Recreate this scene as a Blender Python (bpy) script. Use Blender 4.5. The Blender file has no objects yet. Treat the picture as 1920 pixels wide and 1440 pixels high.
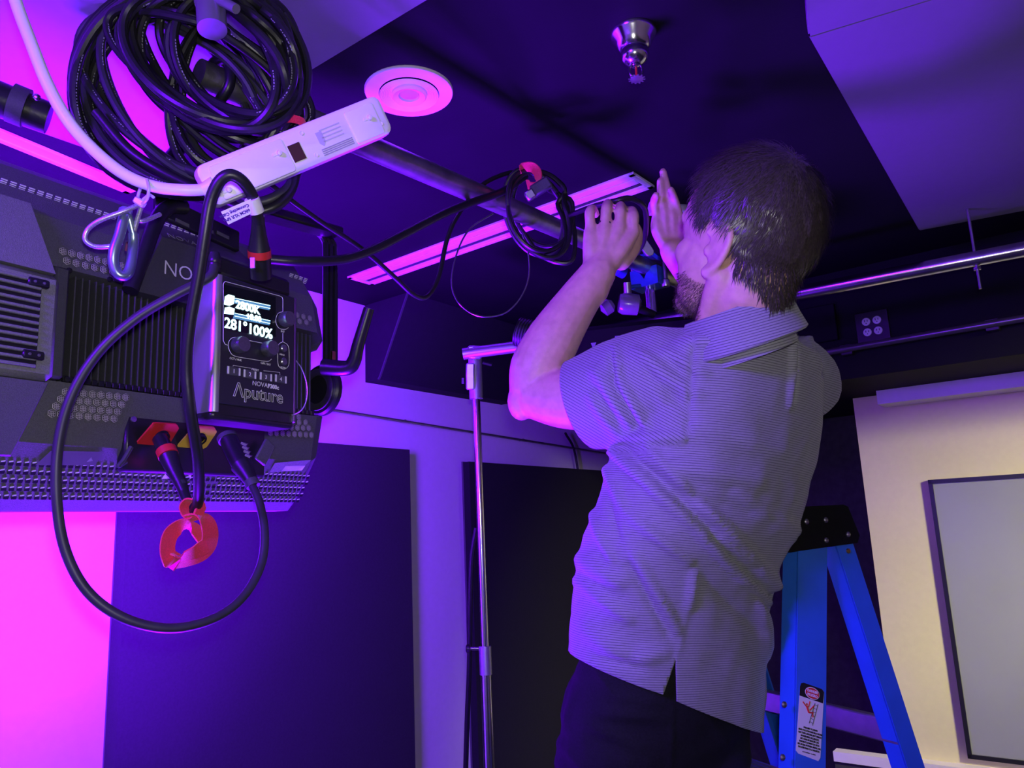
import bpy, bmesh, math, random
from mathutils import Vector as V, Matrix, noise
rnd = random.Random(7)
SC = bpy.context.scene
COL = SC.collection
sin, cos, pi, R_ = math.sin, math.cos, math.pi, math.radians

# ------------------------------------------------------------------ camera
FPX = 1442.0                      # focal length in pixels of a 1920 x 1440 frame
EYE = V((0, 0, 1.65))
_u = V((-0.0432, 0.981, 0.188)).normalized()      # world up seen in camera axes (right, up, forward)
_z = V((0, 0, 1)); _x = V((1, 0, 0)); _y = V((0, 1, 0))
_hy = (_z - _u * _z.dot(_u)).normalized()
_hx = (_x - _u * _x.dot(_u) - _hy * _x.dot(_hy)).normalized()
def _w(c): return V((c.dot(_hx), c.dot(_hy), c.dot(_u)))
CR, CU, CF = _w(_x), _w(_y), _w(_z)
cam = bpy.data.cameras.new('camera'); camo = bpy.data.objects.new('camera', cam); COL.objects.link(camo)
cam.sensor_width = 36; cam.lens = FPX / 1920 * 36; cam.clip_start = 0.02
camo.matrix_world = Matrix(((CR.x, CU.x, -CF.x, EYE.x), (CR.y, CU.y, -CF.y, EYE.y), (CR.z, CU.z, -CF.z, EYE.z), (0, 0, 0, 1)))
SC.camera = camo
def ray(px, py): return CR * ((px - 960) / FPX) + CU * ((720 - py) / FPX) + CF
def C(px, py, d): return EYE + ray(px, py) * d                 # point at distance d along the view axis
def onp(px, py, pt, n):                                        # where a sight line meets a plane
    r = ray(px, py); return EYE + r * ((pt - EYE).dot(n) / r.dot(n))
def proj(p):
    q = p - EYE; d = q.dot(CF); return 960 + FPX * q.dot(CR) / d, 720 - FPX * q.dot(CU) / d, d

# room axes
AZ = R_(37)
D1 = V((sin(AZ), cos(AZ), 0)); D2 = V((-cos(AZ), sin(AZ), 0)); ZU = V((0, 0, 1))
ZC = EYE.z + 0.97                                              # ceiling height
def onceil(px, py, dz=0): return onp(px, py, V((0, 0, ZC + dz)), ZU)
DA = onceil(665, 568).dot(D2)                                  # left wall distance
DBH, DB, DBD = 3.17, 3.72, 4.35                                # bulkhead face, right wall, dark recess
DN2, DN1 = -2.7, -2.2                                          # walls behind the camera
def onA(px, py, off=0): return onp(px, py, D2 * (DA - off), D2)
def onB(px, py, d): return onp(px, py, D1 * d, D1)
def room(a, b, z): return D1 * a + D2 * b + ZU * z

# ------------------------------------------------------------------ world, exposure, large lights
SC.view_settings.view_transform = 'Standard'; SC.view_settings.look = 'None'
SC.view_settings.exposure = 0; SC.view_settings.gamma = 1; SC.view_settings.use_curve_mapping = False
wd = bpy.data.worlds.new('world'); SC.world = wd; wd.use_nodes = True
wd.node_tree.nodes['Background'].inputs[0].default_value = (0.3, 0.25, 0.5, 1)
wd.node_tree.nodes['Background'].inputs[1].default_value = 0.02
PURPLE = (0.155, 0.0015, 1.0)
def area(name, loc, to, sx, sy, power, col, spread=180):
    l = bpy.data.lights.new(name, 'AREA'); l.shape = 'RECTANGLE'; l.size = sx; l.size_y = sy; l.energy = power; l.color = col
    l.spread = R_(spread)
    o = bpy.data.objects.new(name, l); COL.objects.link(o); o.location = loc
    o.rotation_euler = (V(to) - V(loc)).to_track_quat('-Z', 'Y').to_euler(); return o
# phone torch beside the lens
fl = bpy.data.lights.new('phone_torch', 'POINT'); fl.energy = 22; fl.color = (1.0, 0.96, 0.93); fl.shadow_soft_size = 0.02
flo = bpy.data.objects.new('phone_torch', fl); COL.objects.link(flo); flo.location = EYE + CR * 0.015 + CU * 0.05 - CF * 0.02
# warm ceiling lamps of the studio, to the right of and behind the photographer
area('warm_ceiling_lamp', room(2.3, -1.75, ZC - 0.22), onB(1790, 1230, DB), 0.25, 0.25, 11, (1.0, 0.91, 0.60), 52)
# second LED panel of the set: low at the left, aimed up across the ceiling
area('low_led_panel', V((-0.85, 1.95, 0.55)), V((-0.55, 1.75, 2.6)), 0.65, 0.45, 125, PURPLE, 90)
# third LED panel on the camera side, beyond the left edge of the frame
area('side_led_panel', V((-1.10, -0.30, 2.30)), V((0.0, 1.25, 1.75)), 0.45, 0.3, 19, PURPLE, 85)

# ------------------------------------------------------------------ materials
MATS = {}
def mat(name, col, rough=0.5, metal=0.0, var=0.06, scale=40, bump=0.0, bscale=200, emit=None, estr=0, alpha=None, trans=0, spec=0.5, coat=0, sheen=0, sss=0):
    if name in MATS: return MATS[name]
    m = bpy.data.materials.new(name); m.use_nodes = True; nt = m.node_tree; b = nt.nodes['Principled BSDF']
    c = tuple(col) + (1,)
    b.inputs['Roughness'].default_value = rough; b.inputs['Metallic'].default_value = metal
    b.inputs['Specular IOR Level'].default_value = spec
    b.inputs['Coat Weight'].default_value = coat; b.inputs['Sheen Weight'].default_value = sheen
    if trans: b.inputs['Transmission Weight'].default_value = trans
    if sss:
        b.inputs['Subsurface Weight'].default_value = sss; b.inputs['Subsurface Radius'].default_value = (0.012, 0.005, 0.003)
        b.inputs['Subsurface Scale'].default_value = 0.6
    tc = nt.nodes.new('ShaderNodeTexCoord'); n = nt.nodes.new('ShaderNodeTexNoise'); n.inputs['Scale'].default_value = scale
    n.inputs['Detail'].default_value = 4
    nt.links.new(tc.outputs['Object'], n.inputs['Vector'])
    r = nt.nodes.new('ShaderNodeValToRGB')
    r.color_ramp.elements[0].position = 0.3; r.color_ramp.elements[1].position = 0.7
    r.color_ramp.elements[0].color = tuple(max(0, x * (1 - var)) for x in col) + (1,)
    r.color_ramp.elements[1].color = tuple(min(1, x * (1 + var)) for x in col) + (1,)
    nt.links.new(n.outputs['Fac'], r.inputs['Fac']); nt.links.new(r.outputs['Color'], b.inputs['Base Color'])
    if bump:
        n2 = nt.nodes.new('ShaderNodeTexNoise'); n2.inputs['Scale'].default_value = bscale; n2.inputs['Detail'].default_value = 3
        nt.links.new(tc.outputs['Object'], n2.inputs['Vector'])
        bp = nt.nodes.new('ShaderNodeBump'); bp.inputs['Strength'].default_value = bump; bp.inputs['Distance'].default_value = 0.002
        nt.links.new(n2.outputs['Fac'], bp.inputs['Height']); nt.links.new(bp.outputs['Normal'], b.inputs['Normal'])
    if emit:
        b.inputs['Emission Color'].default_value = tuple(emit) + (1,); b.inputs['Emission Strength'].default_value = estr
    MATS[name] = m; return m

M_WALL = mat('white_wall_paint', (0.72, 0.66, 0.74), 0.75, var=0.02, bump=0.15, bscale=300)
M_BEIGE = mat('beige_wall_paint', (0.70, 0.66, 0.36), 0.75, var=0.02, bump=0.1, bscale=300)
M_CEIL = mat('black_ceiling_paint', (0.009, 0.0088, 0.011), 0.7, var=0.1, scale=6, bump=0.15, bscale=250, spec=0.08)
M_FLOOR = mat('dark_grey_carpet', (0.09, 0.09, 0.10), 0.95, var=0.3, scale=150, bump=0.5)
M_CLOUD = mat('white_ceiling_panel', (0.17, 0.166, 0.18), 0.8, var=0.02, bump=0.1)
M_BLACKW = mat('black_curtain_cloth', (0.042, 0.042, 0.040), 0.9, var=0.2, scale=30, bump=0.3)
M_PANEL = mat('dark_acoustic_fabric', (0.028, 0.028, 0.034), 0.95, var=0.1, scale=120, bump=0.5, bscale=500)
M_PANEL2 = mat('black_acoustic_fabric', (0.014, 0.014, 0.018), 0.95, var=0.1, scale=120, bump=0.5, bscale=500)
M_PEDGE = mat('grey_panel_trim', (0.10, 0.10, 0.11), 0.7)
M_GREYP = mat('light_grey_board', (0.29, 0.31, 0.31), 0.5, var=0.03, scale=4)
M_BLACK = mat('black_plastic', (0.012, 0.012, 0.015), 0.35, var=0.1, bump=0.1)
M_BLACKM = mat('matt_black_plastic', (0.055, 0.056, 0.065), 0.55, var=0.1, scale=300, bump=0.3, bscale=900)
M_GREYPL = mat('dark_grey_textured_plastic', (0.095, 0.096, 0.108), 0.6, var=0.15, scale=400, bump=0.5, bscale=900)
M_GREYLT = mat('mid_grey_textured_plastic', (0.20, 0.20, 0.22), 0.6, var=0.15, scale=400, bump=0.5, bscale=900)
M_RUB = mat('black_rubber', (0.014, 0.014, 0.016), 0.38, var=0.15, bump=0.1, bscale=150)
M_RUBG = mat('charcoal_rubber', (0.03, 0.03, 0.036), 0.45, var=0.15)
M_STEEL = mat('galvanised_steel', (0.36, 0.35, 0.34), 0.38, 0.9, var=0.25, scale=25, bump=0.3, bscale=120)
M_CHROME = mat('chrome', (0.75, 0.75, 0.76), 0.16, 1.0, var=0.05)
M_ALU = mat('brushed_aluminium', (0.55, 0.55, 0.57), 0.35, 1.0, var=0.1, scale=90)
M_WHITEPL = mat('white_plastic', (0.90, 0.90, 0.90), 0.4, var=0.02)
M_WHITEPT = mat('white_enamel', (0.82, 0.80, 0.82), 0.4, var=0.03)
M_PRINT = mat('white_print', (0.75, 0.75, 0.78), 0.6, var=0.02)
M_GPRINT = mat('grey_print', (0.33, 0.33, 0.36), 0.6, var=0.02)
M_RED = mat('red_plastic', (0.62, 0.03, 0.025), 0.4, var=0.05)
M_REDV = mat('red_hook_and_loop', (0.86, 0.02, 0.09), 0.85, var=0.12, scale=500, bump=0.5, bscale=800, sheen=0.3)
M_YEL = mat('yellow_plastic', (0.75, 0.55, 0.05), 0.4, var=0.05)
M_BRASS = mat('brass', (0.65, 0.45, 0.15), 0.3, 1.0)
M_ROPE = mat('steel_wire_rope', (0.55, 0.55, 0.58), 0.4, 0.7, var=0.3, scale=600)
M_CARAB = mat('blue_zinc_plating', (0.34, 0.46, 0.52), 0.3, 0.85, var=0.12, scale=20)
M_CLAMPB = mat('blue_anodised_clamp', (0.05, 0.16, 0.60), 0.3, 0.5, var=0.1)
M_LADDER = mat('blue_fibreglass', (0.025, 0.14, 0.62), 0.35, var=0.06, scale=20, spec=0.5)
M_PURPG = mat('clear_glass', (0.9, 0.9, 0.95), 0.03, trans=1.0, var=0)

# ------------------------------------------------------------------ mesh helpers
def cr(pts, n=8, closed=False):
    """Catmull-Rom through points."""
    P = [V(p) for p in pts]; out = []; N = len(P)
    rng = range(N if closed else N - 1)
    for i in rng:
        p1, p2 = P[i], P[(i + 1) % N]
        p0 = P[(i - 1) % N] if closed or i > 0 else p1 * 2 - p2
        p3 = P[(i + 2) % N] if closed or i + 2 < N else p2 * 2 - p1
        for k in range(n):
            t = k / n
            out.append(0.5 * (2 * p1 + (p2 - p0) * t + (2 * p0 - 5 * p1 + 4 * p2 - p3) * t * t + (3 * p1 - p0 - 3 * p2 + p3) * t ** 3))
    if not closed: out.append(P[-1].copy())
    return out
def pix(lst, n=8, closed=False):  # pixel path with distances -> smooth world path
    return cr([C(*q) for q in lst], n, closed)

class MB:
    def __init__(s): s.v = []; s.f = []
    def add(s, vs, fs):
        o = len(s.v); s.v += [V(p) for p in vs]; s.f += [tuple(i + o for i in f) for f in fs]; return s
    def box(s, c, ax, ay, az, hx, hy, hz, bev=0.0):
        c = V(c); b = min(bev, hx * 0.9, hy * 0.9, hz * 0.9)
        if b <= 0:
            vs = [c + ax * (hx * i) + ay * (hy * j) + az * (hz * k) for i in (-1, 1) for j in (-1, 1) for k in (-1, 1)]
            return s.add(vs, [(0, 1, 3, 2), (4, 6, 7, 5), (0, 4, 5, 1), (2, 3, 7, 6), (0, 2, 6, 4), (1, 5, 7, 3)])
        vs = []; idx = {}
        for i in (-1, 1):
            for j in (-1, 1):
                for k in (-1, 1):
                    for a in range(3):
                        h = [hx - b, hy - b, hz - b]; h[a] += b
                        idx[(i, j, k, a)] = len(vs); vs.append(c + ax * (h[0] * i) + ay * (h[1] * j) + az * (h[2] * k))
        fs = []
        for sgn in (-1, 1):
            q = [(-1, -1), (-1, 1), (1, 1), (1, -1)]
            fs.append(tuple(idx[(sgn, a, c2, 0)] for a, c2 in q)); fs.append(tuple(idx[(a, sgn, c2, 1)] for a, c2 in q)); fs.append(tuple(idx[(a, c2, sgn, 2)] for a, c2 in q))
        for a in (-1, 1):
            for c2 in (-1, 1):
                fs.append((idx[(a, c2, -1, 0)], idx[(a, c2, 1, 0)], idx[(a, c2, 1, 1)], idx[(a, c2, -1, 1)]))
                fs.append((idx[(a, -1, c2, 0)], idx[(a, 1, c2, 0)], idx[(a, 1, c2, 2)], idx[(a, -1, c2, 2)]))
                fs.append((idx[(-1, a, c2, 1)], idx[(1, a, c2, 1)], idx[(1, a, c2, 2)], idx[(-1, a, c2, 2)]))
        for i in (-1, 1):
            for j in (-1, 1):
                for k in (-1, 1): fs.append((idx[(i, j, k, 0)], idx[(i, j, k, 1)], idx[(i, j, k, 2)]))
        return s.add(vs, fs)
    def tube(s, path, r, seg=8, closed=False, cap=True):
        P = [V(p) for p in path]; n = len(P); rr = r if callable(r) else (lambda t: r)
        T = []
        for i in range(n):
            a = P[(i - 1) % n] if closed or i > 0 else P[i]; b = P[(i + 1) % n] if closed or i < n - 1 else P[i]
            t = b - a; T.append(t.normalized() if t.length > 1e-9 else V((0, 0, 1)))
        t0 = T[0]; nrm = t0.cross(ZU)
        if nrm.length < 0.1: nrm = t0.cross(V((1, 0, 0)))
        nrm.normalize(); vs = []
        for i in range(n):
            nrm = nrm - T[i] * nrm.dot(T[i]); nrm.normalize(); bi = T[i].cross(nrm); q = rr(i / max(1, n - 1))
            for k in range(seg):
                a = 2 * pi * k / seg; vs.append(P[i] + (nrm * cos(a) + bi * sin(a)) * q)
        fs = []
        for i in range(n if closed else n - 1):
            j = (i + 1) % n
            for k in range(seg):
                l = (k + 1) % seg; fs.append((i * seg + k, i * seg + l, j * seg + l, j * seg + k))
        if cap and not closed: fs.append(tuple(range(seg))[::-1]); fs.append(tuple((n - 1) * seg + k for k in range(seg)))
        return s.add(vs, fs)
    def lathe(s, c, ax, prof, seg=24, up=None, capped=True):
        """profile of (radius, height) turned about axis ax through c."""
        c = V(c); ax = V(ax).normalized(); a = ax.cross(up or V((0.31, 0.2, 0.93))); a.normalize(); b = ax.cross(a); vs = []
        for r, h in prof:
            for k in range(seg): t = 2 * pi * k / seg; vs.append(c + ax * h + (a * cos(t) + b * sin(t)) * r)
        fs = []
        for i in range(len(prof) - 1):
            for k in range(seg): l = (k + 1) % seg; fs.append((i * seg + k, i * seg + l, (i + 1) * seg + l, (i + 1) * seg + k))
        if capped:
            if prof[0][0] > 1e-6: fs.append(tuple(range(seg))[::-1])
            if prof[-1][0] > 1e-6: fs.append(tuple((len(prof) - 1) * seg + k for k in range(seg)))
        return s.add(vs, fs)
    def prism(s, poly, vec):
        """flat outline (list of points) extruded by vec."""
        n = len(poly); vs = [V(p) for p in poly] + [V(p) + vec for p in poly]
        fs = [tuple(range(n))[::-1], tuple(range(n, 2 * n))] + [(i, (i + 1) % n, n + (i + 1) % n, n + i) for i in range(n)]
        return s.add(vs, fs)
    def loft(s, rings, closed=True, caps=True):
        n = len(rings[0]); vs = [p for r in rings for p in r]; fs = []
        for i in range(len(rings) - 1):
            for k in range(n if closed else n - 1):
                l = (k + 1) % n; fs.append((i * n + k, i * n + l, (i + 1) * n + l, (i + 1) * n + k))
        if caps: fs.append(tuple(range(n))[::-1]); fs.append(tuple((len(rings) - 1) * n + k for k in range(n)))
        return s.add(vs, fs)
    def ell(s, c, ax, ay, az, rx, ry, rz, nu=16, nv=10):
        c = V(c); vs = [c + az * rz]; 
        for j in range(1, nv):
            t = pi * j / nv
            for i in range(nu): a = 2 * pi * i / nu; vs.append(c + ax * (rx * sin(t) * cos(a)) + ay * (ry * sin(t) * sin(a)) + az * (rz * cos(t)))
        vs.append(c - az * rz); fs = []
        for i in range(nu): fs.append((0, 1 + i, 1 + (i + 1) % nu)); fs.append((len(vs) - 1, 1 + (nv - 2) * nu + (i + 1) % nu, 1 + (nv - 2) * nu + i))
        for j in range(nv - 2):
            for i in range(nu): k = (i + 1) % nu; fs.append((1 + j * nu + i, 1 + (j + 1) * nu + i, 1 + (j + 1) * nu + k, 1 + j * nu + k))
        return s.add(vs, fs)
    def mesh(s, name, origin, smooth=True):
        me = bpy.data.meshes.new(name); me.from_pydata([tuple(p - origin) for p in s.v], [], s.f); me.update()
        bm = bmesh.new(); bm.from_mesh(me); bmesh.ops.recalc_face_normals(bm, faces=bm.faces)
        if smooth:
            for f in bm.faces: f.smooth = True
            for e in bm.edges:
                if len(e.link_faces) == 2 and e.calc_face_angle(0) > R_(38): e.smooth = False
        bm.to_mesh(me); bm.free(); return me

ORG = {}
def link(o, parent=None):
    COL.objects.link(o)
    if parent is not None: o.parent = parent
    return o
def obj(name, mb, m, parent=None, origin=None, smooth=True):
    og = ORG[parent.name] if parent is not None else V(origin if origin is not None else (sum(mb.v, V()) / len(mb.v)))
    o = bpy.data.objects.new(name, mb.mesh(name, og, smooth)); o.data.materials.append(m)
    if parent is None: o.location = og
    link(o, parent); ORG[o.name] = og; return o
def tag(o, label=None, cat=None, group=None, kind=None):
    if label: o['label'] = label
    if cat: o['category'] = cat
    if group: o['group'] = group
    if kind: o['kind'] = kind
    return o
def thing(name, loc, label, cat, group=None):
    o = bpy.data.objects.new(name, None); o.empty_display_size = 0.05; o.location = loc; COL.objects.link(o); ORG[o.name] = V(loc)
    return tag(o, label, cat, group)
def one(name, mb, m, label, cat, group=None, origin=None, smooth=True):
    return tag(obj(name, mb, m, None, origin, smooth), label, cat, group)
def struct(name, mb, m, parent=None, smooth=False):
    o = obj(name, mb, m, parent, None, smooth)
    if parent is None: o['kind'] = 'structure'
    return o
def piece(name, mesh_, m, parent, off):       # shares mesh data; mesh is centred on the origin
    o = bpy.data.objects.new(name, mesh_)
    if not mesh_.materials: mesh_.materials.append(m)
    link(o, parent); o.location = V(off) - ORG[parent.name]; ORG[o.name] = V(off); return o
_font_cache = {}
def text(name, body, size, org, ax, ay, m, parent, align='LEFT', depth=0.0003, bold=0.0, shear=0):
    """flat lettering: org lower-left (or centre), ax reading direction, ay up."""
    cu = bpy.data.curves.new('t', 'FONT'); cu.body = body; cu.size = size; cu.align_x = align; cu.extrude = depth; cu.offset = bold; cu.shear = shear
    cu.resolution_u = 3
    to = bpy.data.objects.new('t', cu); COL.objects.link(to)
    me = bpy.data.meshes.new_from_object(to.evaluated_get(bpy.context.evaluated_depsgraph_get())); COL.objects.unlink(to); bpy.data.objects.remove(to)
    ax = V(ax).normalized(); ay = V(ay).normalized(); az = ax.cross(ay).normalized(); og = ORG[parent.name]; org = V(org)
    for v in me.vertices: c = v.co.copy(); v.co = org + ax * c.x + ay * c.y + az * c.z - og
    me.name = name; me.materials.clear(); me.materials.append(m)
    o = bpy.data.objects.new(name, me); link(o, parent); ORG[o.name] = og; return o

# ================================================================== the room
def slab(a0, a1, b0, b1, z0, z1, mb=None):
    mb = mb or MB(); return mb.box(room((a0 + a1) / 2, (b0 + b1) / 2, (z0 + z1) / 2), D1, D2, ZU, (a1 - a0) / 2, (b1 - b0) / 2, (z1 - z0) / 2)
struct('floor', slab(DN1, DBD + 0.1, DN2, DA, -0.1, 0), M_FLOOR)
struct('ceiling', slab(DN1, DBD + 0.1, DN2, DA, ZC, ZC + 0.1), M_CEIL)
struct('wall_left', slab(DN1, DBD + 0.1, DA, DA + 0.1, 0, ZC), M_WALL)
struct('wall_near', slab(DN1 - 0.1, DN1, DN2, DA, 0, ZC), M_WALL)
struct('wall_back', slab(DN1, DBD + 0.1, DN2 - 0.1, DN2, 0, ZC), M_BEIGE)
_c = onB(1621, 920, DB)                                        # outer corner where the beige wall stops
BC = _c.dot(D2)
struct('wall_right', slab(DB, DB + 0.12, DN2, BC, 0, ZC), M_BEIGE)
struct('wall_recess', slab(DBD, DBD + 0.1, BC - 0.2, DA, 0, ZC), M_BLACKW)
ZBH = onB(1700, 695, DBH).z                                    # underside of the bulkhead
struct('bulkhead', slab(DBH, DBD, DN2, DA - 0.75, ZBH, ZC), M_CEIL)
# pale ledge under the bulkhead
_p = onB(1645, 738, DB - 0.12)
struct('trim_1', slab(DB - 0.14, DB, DN2, _p.dot(D2), _p.z - 0.05, ZBH), M_WALL)
_p = onB(1560, 1412, DB - 0.05)
struct('trim_2', slab(DB - 0.06, DB, DN2, BC + 0.25, _p.z - 0.03, _p.z + 0.01), M_WALL)
struct('baseboard_right', slab(DB - 0.05, DB, DN2, BC + 0.25, 0, _p.z - 0.035), M_BLACKW)
# square-edged column/door edge behind the ladder
# white ceiling clouds
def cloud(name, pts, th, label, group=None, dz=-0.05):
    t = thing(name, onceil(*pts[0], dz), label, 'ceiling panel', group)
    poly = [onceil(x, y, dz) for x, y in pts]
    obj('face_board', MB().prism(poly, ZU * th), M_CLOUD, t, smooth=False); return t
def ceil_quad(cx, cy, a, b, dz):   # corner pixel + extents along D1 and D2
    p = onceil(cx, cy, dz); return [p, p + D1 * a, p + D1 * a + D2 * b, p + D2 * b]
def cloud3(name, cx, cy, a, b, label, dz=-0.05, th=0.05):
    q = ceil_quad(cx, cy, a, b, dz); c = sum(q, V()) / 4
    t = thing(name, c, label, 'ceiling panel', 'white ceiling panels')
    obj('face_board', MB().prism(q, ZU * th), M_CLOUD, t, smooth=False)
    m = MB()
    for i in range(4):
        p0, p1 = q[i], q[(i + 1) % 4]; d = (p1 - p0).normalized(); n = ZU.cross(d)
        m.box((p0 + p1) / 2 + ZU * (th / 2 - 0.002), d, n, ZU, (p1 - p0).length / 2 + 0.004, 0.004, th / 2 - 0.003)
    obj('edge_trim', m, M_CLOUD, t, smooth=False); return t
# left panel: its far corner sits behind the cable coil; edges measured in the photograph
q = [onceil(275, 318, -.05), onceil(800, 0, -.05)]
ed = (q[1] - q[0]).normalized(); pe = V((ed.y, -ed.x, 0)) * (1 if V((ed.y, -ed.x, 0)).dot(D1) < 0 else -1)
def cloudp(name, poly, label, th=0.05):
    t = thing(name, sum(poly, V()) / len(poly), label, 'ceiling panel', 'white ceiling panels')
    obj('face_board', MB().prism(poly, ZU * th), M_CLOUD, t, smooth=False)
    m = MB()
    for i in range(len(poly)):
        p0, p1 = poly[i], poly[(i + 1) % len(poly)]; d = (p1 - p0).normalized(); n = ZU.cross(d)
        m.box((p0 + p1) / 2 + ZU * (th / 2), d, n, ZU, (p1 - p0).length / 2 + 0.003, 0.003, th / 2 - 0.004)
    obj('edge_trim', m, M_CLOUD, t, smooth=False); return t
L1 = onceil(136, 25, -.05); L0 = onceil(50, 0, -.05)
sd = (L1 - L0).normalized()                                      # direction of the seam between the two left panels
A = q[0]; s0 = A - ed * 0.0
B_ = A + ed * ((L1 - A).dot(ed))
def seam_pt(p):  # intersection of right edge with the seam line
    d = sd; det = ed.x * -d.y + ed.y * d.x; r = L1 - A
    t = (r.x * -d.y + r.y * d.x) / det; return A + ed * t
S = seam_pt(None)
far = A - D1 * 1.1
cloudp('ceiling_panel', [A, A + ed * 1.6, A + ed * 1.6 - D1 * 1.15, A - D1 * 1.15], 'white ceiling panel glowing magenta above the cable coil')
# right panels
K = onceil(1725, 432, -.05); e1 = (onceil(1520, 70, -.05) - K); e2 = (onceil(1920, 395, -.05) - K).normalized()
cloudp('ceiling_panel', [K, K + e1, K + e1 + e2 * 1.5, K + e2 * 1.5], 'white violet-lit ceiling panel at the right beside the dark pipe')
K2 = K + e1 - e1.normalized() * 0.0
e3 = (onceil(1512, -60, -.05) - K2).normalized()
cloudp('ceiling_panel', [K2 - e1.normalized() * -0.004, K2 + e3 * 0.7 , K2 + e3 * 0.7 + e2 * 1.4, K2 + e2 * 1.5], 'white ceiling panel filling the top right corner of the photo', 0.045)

# acoustic panels on the left wall
def wallpanel(pl, pr, ptop, pbot, th, m, label, side=None):
    """pl,pr pixel x of the front face at mid height; ptop pixel y of the top at left"""
    a0 = onA(*pl, th); a1 = onA(*pr, th); zt = onA(*ptop, th).z; zb = 0.35
    t = thing('acoustic_panel', room((a0.dot(D1) + a1.dot(D1)) / 2, DA, zb), label, 'wall panel', 'acoustic panels on the left wall')
    u0, u1 = a0.dot(D1), a1.dot(D1)
    obj('fabric_face', slab(u0, u1, DA - th, DA - 0.012, zb, zt), m, t, smooth=False)
    obj('back_frame', slab(u0 + 0.002, u1 + 0.018, DA - 0.012, DA, zb, zt + 0.003), M_PEDGE, t, smooth=False)
    return t
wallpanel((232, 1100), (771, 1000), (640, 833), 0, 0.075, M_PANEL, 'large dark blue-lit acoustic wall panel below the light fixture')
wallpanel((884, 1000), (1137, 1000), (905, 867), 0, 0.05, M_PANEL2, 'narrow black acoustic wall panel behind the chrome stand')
# rod along the wall
p0, p1 = onA(600, 765, 0.03), onA(1230, 865, 0.03)
t = thing('wall_cable_rail', p0, 'thin grey steel rail running along the left wall above the panels', 'rail')
obj('rod', MB().tube([p0, p1], 0.006, 8), M_STEEL, t)
for px in (756, 978, 1072):
    c = onA(px, 771 + (px - 640) * 0.159, 0.015)
    obj('standoff', MB().tube([c - D2 * 0.016, c + D2 * 0.015], 0.006, 6), M_STEEL, t)
# wedge bass trap in the ceiling corner
w0 = onA(685, 700).dot(D1); w1 = onA(940, 760).dot(D1)
zb = onA(686, 717).z; wf = (onceil(786, 560) - onA(685, 700)).dot(-D2)
wf = DA - onceil(790, 556).dot(D2); wf = max(0.18, min(0.5, wf))
prof = [(DA, ZC), (DA - wf, ZC), (DA - 0.09, zb + 0.012), (DA - 0.08, zb), (DA, zb)]
poly = [room(w0, b, z) for b, z in prof]
t = thing('corner_bass_trap', room((w0 + w1) / 2, DA, zb), 'black wedge-shaped corner bass trap where the left wall meets the ceiling', 'bass trap')
obj('wedge_body', MB().prism(poly, D1 * (w1 - w0)), mat('black_trap_fabric', (0.017, 0.017, 0.021), 0.8, bump=0.3, spec=0.2), t, smooth=False)
m = MB()
for i in range(1, 3):
    a, b = poly[i], poly[i + 1]; d = (b - a).normalized(); m.box((a + b) / 2, d, D1, d.cross(D1), (b - a).length / 2, 0.004, 0.003)
obj('edge_piping', m, M_BLACKM, t)
# grey board on the beige wall
a = onB(1735, 900, DB - 0.03); zt = a.z; b = onB(1818, 1424, DB - 0.03); zb = b.z
t = thing('wall_board', room(DB, a.dot(D2) - 0.6, zb), 'large light grey wall board in a thin black frame on the beige wall', 'board')
bl = (a.dot(D2) + b.dot(D2)) / 2
obj('board_face', slab(DB - 0.012, DB, bl - 1.3, bl - 0.016, zb + 0.016, zt - 0.016), M_GREYP, t, smooth=False)
for nm, s in (('frame_rail', (bl - 1.3, bl, zt - 0.016, zt)), ('frame_rail', (bl - 1.3, bl, zb, zb + 0.016)), ('frame_rail', (bl - 0.016, bl, zb, zt))):
    obj(nm, slab(DB - 0.020, DB, *s), M_BLACK, t, smooth=False)
# quad outlet on the bulkhead
qc = onB(1636, 612, DBH - 0.004)
t = thing('wall_outlet', qc, 'black plate with four pale round electrical sockets on the bulkhead', 'outlet')
obj('cover_plate', MB().box(qc, D2, ZU, D1, 0.06, 0.06, 0.004, 0.002), M_BLACK, t)
lav = mat('pale_socket_plastic', (0.62, 0.60, 0.66), 0.5)
for i in (-1, 1):
    for j in (-1, 1):
        c = qc + D2 * (i * 0.0195) + ZU * (j * 0.021) - D1 * 0.004
        s = obj('socket', MB().lathe(c, -D1, [(0.0155, 0), (0.0155, 0.004), (0.014, 0.005), (0, 0.005)], 16), lav, t)
        mm = MB()
        for k in (-1, 1): mm.box(c + D2 * (k * 0.005) - D1 * 0.005 + ZU * 0.003, D2, ZU, D1, 0.0012, 0.004, 0.0006)
        mm.lathe(c - D1 * 0.005 - ZU * 0.007, -D1, [(0.0022, 0), (0.0022, 0.0006)], 8)
        obj('slot', mm, M_BLACK, s)
# conduit track on the bulkhead, below the outlet
a, b = onB(1500, 669, DBH - 0.03), onB(2150, 557, DBH - 0.03)
t = thing('conduit', a, 'thin dark conduit running along the black bulkhead below the outlet', 'pipe')
obj('tube', MB().tube([a, b], 0.014, 12), mat('dark_conduit_paint', (0.12, 0.11, 0.12), 0.3, 0.6), t)
for px in (1588, 1860):
    c = onB(px, 669 - (px - 1500) * 0.1714, DBH - 0.015); obj('bracket', MB().box(c - ZU * 0.006, D2, ZU, D1, 0.022, 0.022, 0.016, 0.003), M_BLACK, t)
# dark panel lid beside the outlet
c = onB(1530, 610, DBH - 0.01)
one('junction_cover', MB().box(c, D2, ZU, D1, 0.08, 0.075, 0.01, 0.003), M_CEIL, 'flat black junction cover on the bulkhead beside the sockets', 'cover')

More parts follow.
